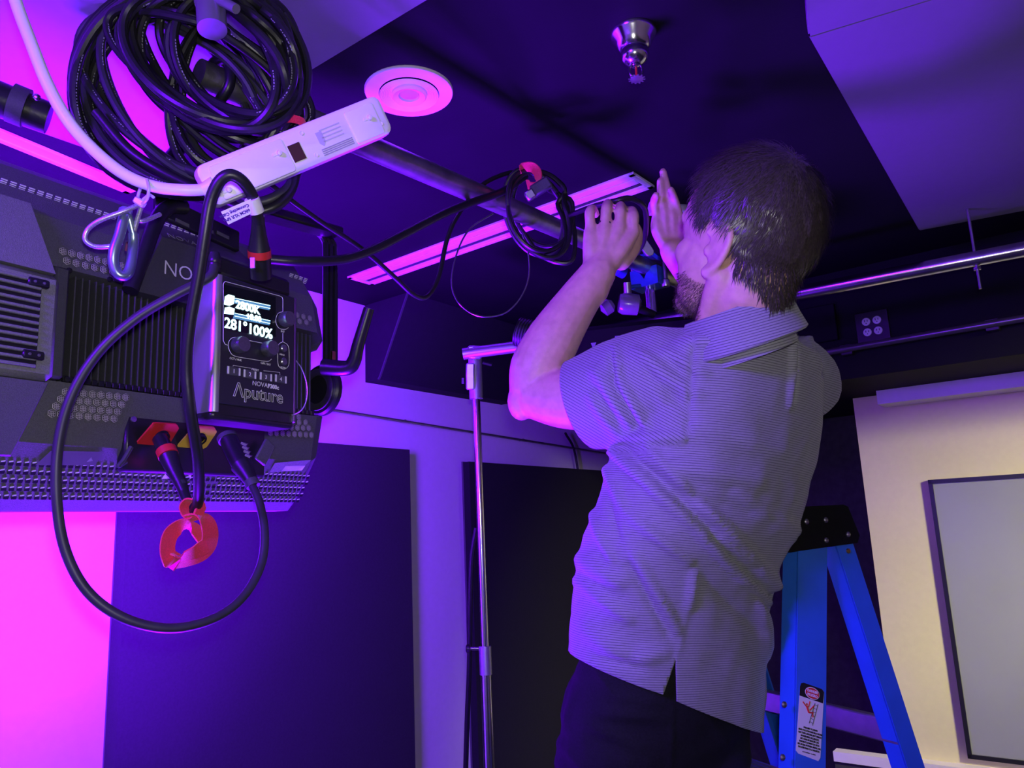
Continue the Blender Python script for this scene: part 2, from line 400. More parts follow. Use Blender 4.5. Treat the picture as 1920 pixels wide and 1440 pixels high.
# ------------------------------------------------------------------ ceiling fittings
def downlight(px, py, r, label):
    c = onceil(px, py); t = thing('recessed_downlight', c, label, 'ceiling light')
    obj('trim_ring', MB().lathe(c, -ZU, [(r * 0.66, -0.0), (r * 0.68, 0.008), (r * 0.98, 0.006), (r, 0.002), (r, 0)], 48, capped=False), M_WHITEPT, t)
    prof = []
    for k in range(9):
        f = k / 8; rr = r * (0.67 - 0.30 * f); h = 0.006 - 0.004 + 0.0 + 0.035 * 0
        prof += [(rr, 0.007 - 0.005 * f), (rr - r * 0.012, 0.0085 - 0.005 * f)]
    obj('baffle', MB().lathe(c - ZU * 0.004, -ZU, prof + [(r * 0.3, 0.001)], 48, capped=False), M_WHITEPT, t)
    obj('gimbal_ring', MB().lathe(c, -ZU, [(r * 0.40, 0.0), (r * 0.40, 0.012), (r * 0.36, 0.016), (r * 0.24, 0.012), (r * 0.22, 0.005)], 40, capped=False), M_WHITEPT, t)
    obj('lamp_lens', MB().lathe(c, -ZU, [(r * 0.23, 0.004), (r * 0.21, 0.009), (r * 0.12, 0.011), (0.0005, 0.0115)], 32), mat('frosted_lens', (0.6, 0.55, 0.6), 0.15, coat=0.5), t)
    return t
downlight(767, 171, 0.098, 'round white recessed downlight glowing pink in the black ceiling')
# sprinkler head
c = onceil(1187, 62); t = thing('sprinkler_head', c, 'chrome fire sprinkler head hanging from the dark ceiling', 'sprinkler')
dn = -ZU
obj('escutcheon', MB().lathe(c, dn, [(0.047, 0), (0.047, 0.003), (0.044, 0.008), (0.036, 0.022), (0.031, 0.033), (0.027, 0.036), (0.024, 0.034)], 40), M_CHROME, t)
obj('cup', MB().lathe(c, dn, [(0.024, 0.034), (0.0275, 0.040), (0.0285, 0.050), (0.025, 0.060), (0.016, 0.067), (0.010, 0.070)], 32), M_CHROME, t)
fr = MB()
for sg in (-1, 1):
    fr.tube(cr([c + dn * 0.068 + CR * sg * 0.008, c + dn * 0.078 + CR * sg * 0.0125, c + dn * 0.092 + CR * sg * 0.011, c + dn * 0.100 + CR * sg * 0.003], 5), 0.0022, 8)
fr.lathe(c, dn, [(0.010, 0.066), (0.009, 0.073), (0.004, 0.076)], 16)
obj('frame_arms', fr, M_CHROME, t)
obj('glass_bulb', MB().lathe(c, dn, [(0.001, 0.075), (0.0024, 0.078), (0.0024, 0.094), (0.001, 0.098)], 10), M_RED, t)
dm = MB().lathe(c, dn, [(0.004, 0.099), (0.013, 0.101), (0.013, 0.1025), (0.003, 0.104)], 20)
for k in range(12):
    a = 2 * pi * k / 12; d = CR * cos(a) + V((-CR.y, CR.x, 0)) * sin(a)
    dm.box(c + dn * 0.1017 + d * 0.0145, d, ZU, d.cross(ZU), 0.0022, 0.0006, 0.0016)
obj('deflector', dm, M_ALU, t)
# slot diffuser
def slot_diffuser(p0, p1, half, label, slots=True):
    d = (p1 - p0).normalized(); n = ZU.cross(d); L = (p1 - p0).length; c = (p0 + p1) / 2
    t = thing('slot_diffuser', c, label, 'air vent')
    for s in (-1, 1):
        obj('frame_side', MB().box(c + n * s * (half - 0.008) - ZU * 0.004, d, n, ZU, L / 2, 0.008, 0.004, 0.001), M_WHITEPT, t)
    for e, s in ((p0, 1), (p1, -1)):
        obj('frame_end', MB().box(e + d * s * 0.009 - ZU * 0.004, n, d, ZU, half, 0.009, 0.004, 0.001), M_WHITEPT, t)
    if not slots: obj('strip_face', MB().box(c - ZU * 0.003, d, n, ZU, L / 2 - 0.012, half - 0.01, 0.002), M_WHITEPT, t)
    if slots:
        obj('slot_recess', MB().box(c - ZU * 0.001, d, n, ZU, L / 2 - 0.015, half - 0.014, 0.001), M_BLACK, t)
        for k, (o, w) in enumerate(((-0.62, 0.12), (-0.17, 0.27), (0.66, 0.16))):
            obj('blade', MB().box(c + n * (o * half) - ZU * 0.0045, d, n, ZU, L / 2 - 0.02, w * half, 0.0025, 0.001), M_WHITEPT if k != 1 else M_WHITEPT, t)
        for k in range(5):
            obj('bridge', MB().box(p0 + d * (L * (k + 0.7) / 5.4) + n * half * -0.25 - ZU * 0.003, n, d, ZU, half * 0.22, 0.01, 0.002), M_BLACKM, t)
    return t
a, b, e, g = onceil(651, 517), onceil(1192, 320), onceil(1223, 348), onceil(697, 533)
p0, p1 = (a + g) / 2, (b + e) / 2
half = abs(((b + (a - b) * 0.3) - (e + (g - e) * 0.3)).dot(ZU.cross((p1 - p0).normalized()))) / 2
slot_diffuser(p0, p1, max(half, 0.05), 'long white slot air vent across the dark ceiling, pink at its near end')
p0, p1 = onceil(-60, 226), onceil(252, 355)
slot_diffuser(p0, p1, 0.028, 'narrow white ceiling strip glowing magenta above the light fixture', False)

# ------------------------------------------------------------------ pipe grid
ZP = EYE.z + 0.76
def onz(px, py, z): return onp(px, py, V((0, 0, z)), ZU)
pa, pb = onz(848, 341, ZP), onz(1212, 500, ZP)
PD = (pb - pa).normalized()
PA, PB = onz(372, 137, ZP), pb + PD * 0.42
t = thing('lighting_pipe', (PA + PB) / 2, 'grey galvanised lighting pipe running from the cable coil to the blue clamp', 'pipe')
obj('tube', MB().tube([PA + (PB - PA) * (k / 8) for k in range(9)], 0.0242, 24), M_STEEL, t)
for f in (0.93,):
    c = PA + (PB - PA) * f; obj('drop_rod', MB().tube([c + ZU * 0.02, V((c.x, c.y, ZC))], 0.006, 8), M_STEEL, t)
pa, pb = onz(1500, 549, ZP), onz(1910, 469, ZP)
P2D = (pb - pa).normalized(); P2A, P2B = pa - P2D * 0.75, pb + P2D * 0.8
t = thing('lighting_pipe', (P2A + P2B) / 2, 'shiny violet-lit lighting pipe below the right ceiling panel', 'pipe')
M_SHINY = mat('polished_pipe', (0.62, 0.60, 0.62), 0.2, 1.0, var=0.15, scale=30, bump=0.12, bscale=60)
obj('tube', MB().tube([P2A + (P2B - P2A) * (k / 8) for k in range(9)], 0.0242, 28), M_SHINY, t)
c = onz(1829, 484, ZP)
obj('drop_rod', MB().tube([V((c.x, c.y, ZP - 0.098)), V((c.x, c.y, ZC))], 0.0045, 8), M_ALU, t)
obj('rod_nut', MB().lathe(V((c.x, c.y, ZP - 0.03)), -ZU, [(0.011, 0), (0.011, 0.008)], 6), M_ALU, t)

# ================================================================== LED panel fixture (seen from behind)
FA = R_(32); FX = V((sin(FA), cos(FA), 0)); FN = V((cos(FA), -sin(FA), 0)); FO = C(200, 640, 1.175)
def FL(px, py, off=0.0):
    p = onp(px, py, FO + FN * off, FN); return (p - FO).dot(FX), p.z - FO.z
def FP(u, v, off=0.0): return FO + FX * u + ZU * v + FN * off
def FQ(px, py, off=0.0): return onp(px, py, FO + FN * off, FN)
fx = thing('led_panel_light', FP(0.1, -0.25, -0.07), 'large black LED panel light hanging at the left, its back to the camera', 'studio light')
PROF = [(.276, -.120), (.276, -.092), (.262, -.075), (.178, -.018), (.098, 0), (.094, -.034), (-.068, -.034), (-.072, 0), (-.160, -.018), (-.236, -.066), (-.252, -.08), (-.252, -.12)]
rings = []
for u, s, dp in ((-.300, .80, -.05), (-.292, .90, -.02), (-.262, 1, 0), (-.1, 1, 0), (.43, 1, 0), (.462, .93, -.018), (.476, .80, -.05)):
    rings.append([FP(u, v * (1 if s > .99 else s), max(-.12, o + (dp if o > -.1 else 0))) for v, o in PROF])
hb = MB().loft(rings)
obj('housing', hb, M_GREYPL, fx, smooth=False)
obj('front_bezel', MB().box(FP(.088, .012, -.130), FX, ZU, FN, .385, .262, .012, .006), M_BLACK, fx)
M_LED = mat('lit_led_diffuser', (0.8, 0.8, 0.8), 0.5, emit=PURPLE, estr=190)
obj('lit_diffuser', MB().box(FP(.088, .012, -.1435), FX, ZU, FN, .345, .222, .001), M_LED, fx)
# vertical heat-sink fins
fin = MB().box(V(), FX, ZU, FN, .0011, .078, .0165, .0004).mesh('fin', V(), False)
nf = 46
for k in range(nf):
    u = -.062 + k * .01055
    piece('fin', fin, M_BLACKM, fx, FP(u, .0125, -.0175))
tb = MB().box(V(), FX, ZU, FN, .0045, .0045, .003, .001).mesh('fin_tooth', V(), False)
for k in range(nf): piece('fin_tooth', tb, M_BLACK, fx, FP(-.0567 + k * .01055, -.0665, -.002))
for px, py in ((130, 507), (206, 524), (232, 529), (126, 711)):
    c = FQ(px, py, .002); obj('screw', MB().lathe(c, FN, [(.0045, 0), (.004, .0015), (0.0015, .002)], 12), M_BLACK, fx)
# gusset frame left of the fins
obj('fin_frame', MB().box(FP(-.078, .012, .004), FX, ZU, FN, .011, .083, .010, .004), M_BLACKM, fx)
# power block with horizontal louvers at the left
obj('power_block', MB().box(FP(-.195, -.004, .006), FX, ZU, FN, .105, .076, .030, .008), M_GREYLT, fx)
obj('louver_recess', MB().box(FP(-.205, -.004, .0365), FX, ZU, FN, .088, .062, .001), M_BLACK, fx)
lv = MB().box(V(), FX, ZU, FN, .087, .0022, .0028, .001).mesh('louver', V(), False)
for k in range(13): piece('louver', lv, M_GREYLT, fx, FP(-.205, -.064 + k * .010, .0385))
for v in (.053, -.049):
    c = FP(-.123, v, .040); s = obj('block_catch', MB().box(c, FX, ZU, FN, .014, .006, .004, .002), M_BLACK, fx)
    for q in (-.006, .006): obj('catch_screw', MB().lathe(c + FX * q + FN * .004, FN, [(.0022, 0), (.002, .001), (0.0005, .0013)], 8), M_ALU, s)
# wedges above and below the block
def wedge(sg):
    v0, v1 = (.074, .186) if sg > 0 else (-.083, -.180)
    m = MB(); q = []
    for u0, u1, v, o in ((-.300, -.098, v0, .034), (-.300, -.118 , v1, -.010)): q += [FP(u0, v, o), FP(u1, v, o)]
    b = [FP(-.300, v0, -.02), FP(-.090, v0, -.02), FP(-.300, v1, -.05), FP(-.100, v1, -.05)]
    m.add(q + b, [(0, 1, 3, 2), (4, 6, 7, 5), (0, 4, 5, 1), (2, 3, 7, 6), (1, 5, 7, 3), (0, 2, 6, 4)]); return m
obj('corner_wedge', wedge(1), M_GREYLT, fx, smooth=False); obj('corner_wedge', wedge(-1), M_GREYPL, fx, smooth=False)
# hexagonal vent cells
def hexmesh(r):
    me = bpy.data.meshes.new('vent_cell'); vs = []; fs = []; mi = []
    def quad(a, b, c, d, m): o = len(vs); vs.extend([a, b, c, d]); fs.append((o, o + 1, o + 2, o + 3)); mi.append(m)
    P = [(cos(pi / 6 + k * pi / 3) * r, sin(pi / 6 + k * pi / 3) * r) for k in range(6)]
    def W(x, y, o): return tuple(FX * x + ZU * y + FN * o)
    o = len(vs); vs.extend([W(x, y, .0006) for x, y in P]); fs.append(tuple(range(o, o + 6))); mi.append(0)
    for k in range(6):
        a, b = P[k], P[(k + 1) % 6]; quad(W(*a, .0007), W(*b, .0007), W(b[0] * .86, b[1] * .86, .001), W(a[0] * .86, a[1] * .86, .001), 1)
    for k in (-.4, 0, .4):
        h = r * .72 if k == 0 else r * .55; w = r * .09
        quad(W(k * r - w, -h, .001), W(k * r + w, -h, .001), W(k * r + w, h, .001), W(k * r - w, h, .001), 1)
        quad(W(-h, k * r - w, .001), W(-h, k * r + w, .001), W(h, k * r + w, .001), W(h, k * r - w, .001), 1)
    me.from_pydata(vs, [], fs); me.materials.append(M_BLACK); me.materials.append(mat('vent_mesh_grey', (0.52, 0.50, 0.50), 0.5, 0.2))
    for p, i in zip(me.polygons, mi): p.material_index = i
    return me
HX = hexmesh(.0062)
def tilt(v): return -.018 * (v - .098) / .08 if v > .098 else (-.018 * (-.072 - v) / .088 if v < -.072 else 0)
def hexrow(a, b, n, row):
    (u0, v0), (u1, v1) = FL(*a), FL(*b)
    for k in range(n):
        f = k / max(1, n - 1); u = u0 + (u1 - u0) * f; v = v0 + (v1 - v0) * f
        piece('vent_cell', HX, M_BLACK, fx, FP(u, v, tilt(v) + .0015))
hexrow((121, 470), (232, 497), 8, 0); hexrow((126, 489), (228, 513), 7, 1)
for i, (a, b) in enumerate((((124, 735), (236, 745)), ((117, 748), (230, 758)), ((109, 761), (224, 771)), ((102, 774), (219, 784)))): hexrow(a, b, 8, i)
for i, (a, b) in enumerate((((528, 780), (560, 782)), ((512, 790), (574, 792)), ((505, 800), (581, 802)), ((512, 811), (588, 815)))): hexrow(a, b, (3, 6, 8, 8)[i], i)
hexrow((560, 590), (584, 596), 3, 0); hexrow((563, 602), (576, 604), 2, 0)
# top slots
def slotmesh():
    m = MB()
    d = (ZU * .084 + FN * .057).normalized(); nn = d.cross(FX)
    for k in range(4): m.box(d * ((k - 1.5) * .0032), FX, d, nn, .0042, .0009, .0008)
    return m.mesh('vent_slot', V(), False)
SL = slotmesh(); M_SLOT = mat('pale_slot_metal', (0.72, 0.72, 0.74), 0.4)
for k in range(27):
    u = -.141 + k * .01275
    if .045 < u < .115 : continue
    piece('vent_slot', SL, M_SLOT, fx, FP(u, .220, -.0452))
for k in range(4): piece('vent_slot', SL, M_SLOT, fx, FP(.40 + k * .0127, .220, -.0452))
# dotted grille along the bottom edge (tiny perforations)
m = MB(); d = (ZU * .076 + FN * .048).normalized(); nn = d.cross(FX)
for r in range(5):
    for k in range(68):
        u = -.25 + k * .0103 + (r % 2) * .003
        if r and .205 < u < .235: continue
        v = -.186 - r * .0112; o = -.018 - (-.160 - v) / .076 * .048
        m.box(FP(u, v, o + .0006), (FX + d * .25).normalized(), d, nn, .0026, .0009, .0007)
g = obj('perforated_grille', m, M_SLOT, fx); g['kind'] = 'stuff'
m = MB()
for r in range(5):
    for k in range(68):
        u = -.25 + k * .0103 + (r % 2) * .003 + .001
        v = -.1895 - r * .0112; o = -.018 - (-.160 - v) / .076 * .048
        m.box(FP(u, v, o + .0003), FX, d, nn, .0032, .0022, .0004)
g = obj('grille_holes', m, M_BLACK, fx); g['kind'] = 'stuff'
# raised name plate
q = [FP(.076, .190, .012), FP(.262, .190, .012), FP(.305, .083, .022), FP(.031, .083, .022)]
b = [p - FN * .04 for p in q]
obj('name_plate', MB().add(q + b, [(0, 1, 2, 3), (7, 6, 5, 4)] + [(i, (i + 1) % 4, 4 + (i + 1) % 4, 4 + i) for i in range(4)]), M_BLACKM, fx, smooth=False)
q2 = [FP(.084, .232, -.028), FP(.255, .232, -.028), FP(.262, .190, .012), FP(.076, .190, .012)]; b = [p - FN * .04 for p in q2]
obj('plate_slope', MB().add(q2 + b, [(0, 1, 2, 3), (7, 6, 5, 4)] + [(i, (i + 1) % 4, 4 + (i + 1) % 4, 4 + i) for i in range(4)]), M_BLACKM, fx, smooth=False)
for k in range(9): piece('vent_slot', SL, M_SLOT, fx, FP(.091 + k * .01275, .226, -.0215))
pn = (FN * .107 + ZU * .01).normalized()
text('lettering', 'NOVA', .0345, FQ(304, 513, .0195) + FN * .002, FX, ZU, M_PRINT, fx, bold=-.0004)
sl = (q2[0] - q2[3]).normalized()
text('lettering', 'NOVA', .020, q2[3] + FX * .012 + sl * .008 + FN * .0012, FX, sl, M_GPRINT, fx, bold=-.0004)
# port bay with red and yellow sockets
pa_, pb_ = FL(246, 786, -.01), FL(495, 800, -.01)
obj('port_bay', MB().box(FP(.178, -.150, -.020), FX, ZU, FN, .135, .045, .012, .004), M_BLACK, fx)
obj('bay_latch', MB().tube(cr([FQ(236, 866, .0), FQ(222, 874, .004), FQ(232, 862, .004), FQ(246, 838, .004)], 6), .0035, 8), M_BLACKM, fx)
c = FQ(250, 786, .003); obj('screw', MB().lathe(c, FN, [(.005, 0), (.0045, .002), (.002, .0022)], 12), M_ALU, fx)
PN = (FN * .72 - ZU * .69).normalized(); PR = FP(.10, -.148, -.004)
def pport(px, py, o=0): return onp(px, py, PR + PN * o, PN)
def ring_plate(outer, hc, hr, m, name):
    """square flange with a round hole"""
    P = [pport(x, y) for x, y in outer]; c = pport(*hc); n = 48; A = []; B = []
    per = []; tot = sum((P[(i + 1) % len(P)] - P[i]).length for i in range(len(P)))
    e1 = (P[1] - P[0]).normalized(); e2 = PN.cross(e1)
    for k in range(n):
        a = 2 * pi * k / n; dr = e1 * cos(a) + e2 * sin(a); B.append(c + dr * hr)
        best = None
        for i in range(len(P)):
            p, q = P[i] - c, P[(i + 1) % len(P)] - c; e = q - p
            det = dr.dot(e1) * e.dot(e2) - dr.dot(e2) * e.dot(e1)
            if abs(det) < 1e-12: continue
            t = (p.dot(e1) * e.dot(e2) - p.dot(e2) * e.dot(e1)) / det; s = (p.dot(e1) * dr.dot(e2) - p.dot(e2) * dr.dot(e1)) / det
            if t > 0 and -1e-6 <= s <= 1 + 1e-6 and (best is None or t < best): best = t
        A.append(c + dr * (best or hr * 1.4))
    vs = A + B + [p - PN * .003 for p in A]; fs = [(k, (k + 1) % n, n + (k + 1) % n, n + k) for k in range(n)] + [(k, (k + 1) % n, 2 * n + (k + 1) % n, 2 * n + k) for k in range(n)]
    return obj(name, MB().add(vs, fs), m, fx, smooth=False)
ring_plate([(289, 793), (332, 796), (336, 803), (316, 836), (300, 842), (260, 840), (257, 830)], (303, 818), .0115, M_RED, 'red_socket_flange')
ring_plate([(366, 799), (402, 801), (407, 810), (388, 838), (374, 846), (338, 845), (332, 838)], (373, 822), .0115, M_YEL, 'yellow_socket_flange')
for px, py in ((303, 818), (373, 822)):
    obj('socket_barrel', MB().lathe(pport(px, py, -.004), PN, [(.0112, 0), (.0112, .006), (.0085, .006), (.0085, .001), (0.0002, .001)], 20), M_BLACK, fx)
obj('port_cover', MB().box(FQ(497, 848, .01), (FX * .8 - ZU * .5).normalized(), (ZU * .8 + FX * .5).normalized(), FN, .013, .022, .003, .002), M_GREYPL, fx)
# white triangles and label stickers on the lower slope
def tri(pts, nm='arrow_mark'):
    m = MB(); dlo = (FN * .076 - ZU * .048).normalized(); p0 = FP(0, -.160, -.018)
    P = [onp(x, y, p0 + dlo * .0012, dlo) for x, y in pts]; m.prism(P, dlo * .0004); return m
obj('arrow_mark', tri([(303, 898), (318, 897), (310, 888)]), M_PRINT, fx); obj('arrow_mark', tri([(350, 884), (360, 884), (357, 898)]), M_PRINT, fx)
obj('rating_label', tri([(515, 868), (584, 862), (560, 882), (505, 886)]), M_GREYLT, fx)
obj('white_barcode', tri([(535, 874), (572, 873), (566, 882), (528, 883)]), M_PRINT, fx)
obj('caution_label', tri([(95, 845), (195, 847), (178, 872), (66, 872)]), mat('label_violet_grey', (0.10, 0.10, 0.115), 0.5), fx)
obj('arrow_mark', tri([(162, 866), (174, 864), (171, 857)]), M_GPRINT, fx)
# yoke: bar above the body, right arm, slanted centre arm, tilt-lock disc and lever
m = MB(); m.box((FP(.09, .305, -.03) + FP(.515, .345, -.03)) / 2, (FP(.515, .345, -.03) - FP(.09, .305, -.03)).normalized(), ZU, FN, .214, .010, .022, .004)
obj('yoke_bar', m, M_BLACK, fx)
for uo in (.500, .514, .528):
    obj('yoke_arm', MB().tube(cr([FP(uo - .03, .343, -.05), FP(uo - .006, .330, -.05), FP(uo, .300, -.05), FP(uo, .15, -.05), FP(uo, .01, -.05)], 6), .0066, 8), M_BLACK, fx)
obj('centre_arm', MB().tube(cr([FQ(345, 388, .01), FQ(318, 388, .015), FQ(296, 410, .02), FQ(272, 470, .025), FQ(244, 545, .03)], 6), .0125, 10), M_BLACK, fx)
obj('bracket_plate', MB().box(FQ(372, 420, -.01), (FX + ZU * -.1).normalized(), ZU, FN, .085, .020, .006, .003), M_BLACK, fx)
for px, py in ((342, 418), (388, 430), (418, 441)):
    obj('bracket_slot', MB().box(FQ(px, py, -.003), (FX + ZU * -.12).normalized(), ZU, FN, .013, .003, .0008), M_PEDGE, fx)
dc = FP(.492, -.005, -.05)
obj('tilt_disc', MB().lathe(dc - FX * .012, FX, [(.020, 0), (.050, .001), (.054, .006), (.054, .016), (.048, .020), (0.001, .021)], 36), M_BLACK, fx)
obj('tilt_disc_rim', MB().lathe(dc - FX * .013, FX, [(.030, 0), (.044, .0008), (.044, -.003), (.030, -.003)], 36, capped=False), M_ALU, fx)
obj('brass_bolt', MB().box(FQ(623, 678, -.045), FX, ZU, FN, .005, .022, .006, .001), M_BRASS, fx)
lv0 = [C(606, 688, 1.50), C(650, 690, 1.49), C(664, 676, 1.485), C(672, 645, 1.48), C(692, 578, 1.475)]
obj('tilt_lever', MB().tube(cr(lv0, 8), lambda t: .0165 - .006 * t, 12), M_BLACK, fx)

# ------------------------------------------------------------------ control box
BA = R_(30); BX = V((sin(BA), cos(BA), 0)); BN = V((cos(BA), -sin(BA), 0)); BO = C(480, 652, 1.13)
def BL(px, py, o=0): p = onp(px, py, BO + BN * o, BN); return (p - BO).dot(BX), p.z - BO.z
def BP(u, v, o=0): return BO + BX * u + ZU * v + BN * o
def BQ(px, py, o=0): return onp(px, py, BO + BN * o, BN)
(ua, va), (ub, vb) = BL(414, 515), BL(551, 786)
uc, vc, hu, hv = (ua + ub) / 2, (va + vb) / 2, (ub - ua) / 2, (va - vb) / 2
bx = thing('control_box', BP(uc, vb, -.02), 'black and silver lamp control box with a lit screen and knobs', 'control box')
obj('casing', MB().box(BP(uc, vc - .004, -.030), BX, ZU, BN, hu + .004, hv + .008, .027, .006), M_BLACK, bx)
obj('front_plate', MB().box(BP(uc, vc + .004, -.001), BX, ZU, BN, hu - .001, hv - .004, .002, .0015), mat('anodised_front_panel', (0.030, 0.030, 0.045), 0.35, 0.3, var=0.05), bx)
M_SIL = mat('silver_side_rail', (0.62, 0.63, 0.66), 0.28, 0.9, var=0.03)
for s, nm in ((-1, 'silver_side_rail'), (1, 'side_rail')):
    prof = []
    for k in range(9):
        a = -pi / 2 + pi * k / 8 * .5 * 1.0; prof.append((cos(a) * .010, sin(a) * .010))
    pts = [BP(uc + s * (hu + .002), vc, 0)]
    m = MB(); R = []
    for v in (vb - .004, va):
        R.append([BP(uc + s * (hu - .002 + .010 * sin(k / 6 * pi / 2)), v, -.010 + .011 * cos(k / 6 * pi / 2)) for k in range(7)] + [BP(uc + s * (hu + .008), v, -.045), BP(uc + s * (hu - .002), v, -.045)])
    m.loft(R); obj(nm, m, M_SIL if s < 0 else M_ALU, bx)
obj('top_cap', MB().box(BP(uc - .002, va + .016, -.032), BX, ZU, BN, hu + .002, .016, .026, .007), M_BLACK, bx)
obj('base_cap', MB().box(BP(uc, vb - .007, -.030), BX, ZU, BN, hu + .005, .007, .026, .004), M_BLACK, bx)
obj('mount_bracket', MB().box(BP(uc + .01, vc, -.085), BX, ZU, BN, hu * .7, hv * .75, .035, .006), M_BLACKM, bx)
obj('cable_gland', MB().lathe(BQ(402, 512, -.012), ZU, [(.0095, 0), (.0095, .006), (.0085, .007), (.0095, .009), (.0095, .013), (.0085, .014), (.0095, .016), (.0095, .020), (.007, .03)], 16), M_BLACK, bx)
def bline(path, r=.0005, nm='panel_line'):
    return obj(nm, MB().tube([BQ(x, y, .0016) for x, y in path], r, 4), M_PRINT, bx)
def px6(lst, x0=340, y0=460, s=6.0): return [(x0 + x / s, y0 + y / s) for x, y in lst]
def smooth2(l, n=5):
    return [(p.x, p.y) for p in cr([V((x, y, 0)) for x, y in l], n)]
bline(px6([(525, 1125), (490, 1110), (472, 1070), (472, 440), (482, 415), (500, 408)]) + px6([(1110, 570), (1135, 585), (1142, 610), (1142, 748)]))
bline(px6([(1142, 985), (1142, 1085)]))
def oval(pts, nm='panel_line'): bline(smooth2(px6(pts)), nm=nm)
oval([(970, 1112), (740, 1066), (620, 1036), (560, 1050), (528, 1110), (545, 1190), (600, 1245), (760, 1275), (960, 1305), (1015, 1280)])
oval([(1142, 1085), (1100, 1110), (1086, 1160), (1086, 1320), (1110, 1375), (1155, 1392), (1195, 1370), (1212, 1320), (1210, 1170), (1190, 1115), (1142, 1085)])
oval([(1140, 745), (1085, 770), (1062, 840), (1075, 900), (1110, 938), (1170, 945), (1205, 925)])
# screen
sp = px6([(480, 440), (1060, 580), (1060, 1030), (480, 950)])
obj('screen_glass', MB().prism([BQ(x, y, .0013) for x, y in sp], BN * .0004), mat('dark_screen', (0.008, 0.009, 0.014), 0.08), bx, smooth=False)
M_LCD = mat('lit_screen_text', (0.1, 0.1, 0.1), 0.5, emit=(0.55, 0.95, 1.0), estr=3.0)
M_LCD2 = mat('dim_screen_bar', (0.1, 0.1, 0.1), 0.5, emit=(0.06, 0.25, 0.55), estr=0.9)
def scr(poly, m, nm='screen_bar', o=.002): return obj(nm, MB().prism([BQ(x, y, o) for x, y in px6(poly)], BN * .0002), m, bx, smooth=False)
for (x, y) in ((600, 590), (600, 760)):
    scr([(x, y), (1005, y + 85), (990, y + 140), (x - 20, y + 60)], M_LCD2)
    for k in (0, 32): scr([(x, y + k), (1000, y + 85 + k), (1000, y + 91 + k), (x, y + 6 + k)], M_LCD, 'screen_line', .0022)
scr([(490, 575), (530, 552), (600, 572), (590, 660), (540, 680), (480, 665)], M_LCD, 'screen_icon', .0023); scr([(490, 700), (540, 690), (600, 715), (590, 780), (480, 770)], M_LCD, 'screen_icon', .0023)
sdir = BX
text('screen_readout', '2800K', .0165, BQ(*px6([(610, 700)])[0], .0024), sdir, ZU, M_LCD, bx, bold=.0006)
text('screen_readout', '+0.00', .012, BQ(*px6([(730, 820)])[0], .0024), sdir, ZU, M_LCD, bx, bold=.0006)
text('screen_readout', '281°', .0215, BQ(*px6([(483, 920)])[0], .0024), sdir, ZU, M_LCD, bx, bold=.0004)
text('screen_readout', '100%', .0215, BQ(*px6([(745, 985)])[0], .0024), sdir, ZU, M_LCD, bx, bold=.0005)
# knobs
M_KNOB = mat('knurled_grey_knob', (0.20, 0.20, 0.24), 0.35, 0.8, var=0.1, scale=300)
def knob(px, py, r, h, lead=None):
    c = BQ(px, py, .001); m = MB()
    k = obj('dial_knob', MB().lathe(c, BN, [(r * .92, 0), (r, .002), (r, h * .85), (r * .93, h), (0.0004, h)], 28), M_KNOB, bx)
    mm = MB()
    for i in range(28):
        a = 2 * pi * i / 28; d = BX * cos(a) + ZU * sin(a); mm.box(c + d * r + BN * h * .45, d, BN, d.cross(BN), .0004, h * .32, .0005)
    obj('knurling', mm, M_KNOB, k); return k
knob(531, 600, .0115, .016); knob(444, 648, .0115, .016); knob(499, 655, .0115, .016)
for px, py in ((531, 653), (531, 678)):
    obj('round_button', MB().lathe(BQ(px, py, .001), BN, [(.006, 0), (.006, .002), (.0045, .0035), (.0005, .0040)], 20), M_KNOB, bx)
for k, (px, py) in enumerate(((437, 696), (467, 702), (497, 707), (525, 711))):
    c = BQ(px, py, .001); b_ = obj('preset_button', MB().box(c, sdir, ZU, BN, .0115, .0062, .0018, .0012), mat('button_grey', (0.07, 0.07, 0.09), 0.35), bx)
    for s in (-1, 1): obj('button_mark', MB().box(c + sdir * s * .0098 + BN * .002, sdir, ZU, BN, .0013, .0054, .0004), M_PRINT, b_)
    text('lettering', str(k + 1), .0085, c - ZU * .003 + BN * .0021, sdir, ZU, M_PRINT, b_, 'CENTER')
bline(px6([(580, 1385), (582, 1350), (780, 1382)]), .0004); bline(px6([(925, 1410), (1108, 1430), (1110, 1460)]), .0004)
text('lettering', 'PRESET', .0042, BQ(*px6([(790, 1402)])[0], .0017), sdir, ZU, M_PRINT, bx)
text('lettering', 'CCT / HUE', .0044, BQ(*px6([(543, 1278)])[0], .0017), sdir, ZU, M_PRINT, bx)
text('lettering', 'G/M / SAT', .0044, BQ(*px6([(893, 1332)])[0], .0017), sdir, ZU, M_PRINT, bx)
text('lettering', 'INT', .0046, BQ(*px6([(1120, 975)])[0], .0017), sdir, ZU, M_PRINT, bx)
text('lettering', 'MENU', .0036, BQ(*px6([(1105, 1232)])[0], .0017), sdir, ZU, M_PRINT, bx)
text('lettering', 'MODE', .0036, BQ(*px6([(1115, 1378)])[0], .0017), sdir, ZU, M_PRINT, bx)
text('lettering', 'NOVA', .0100, BQ(473, 722, .0017), sdir, ZU, M_PRINT, bx, bold=-.0001)
text('lettering', 'P300c', .0088, BQ(502, 727, .0017), sdir, ZU, M_PRINT, bx, bold=.0003)
text('maker_logo', 'Λputure', .0272, BQ(437, 742, .0017), sdir, ZU, M_PRINT, bx, bold=.0004)
text('maker_logo', 'Λputure', .0272, BQ(437, 742, .0026), sdir, ZU, MATS['anodised_front_panel'], bx, bold=-.0005)
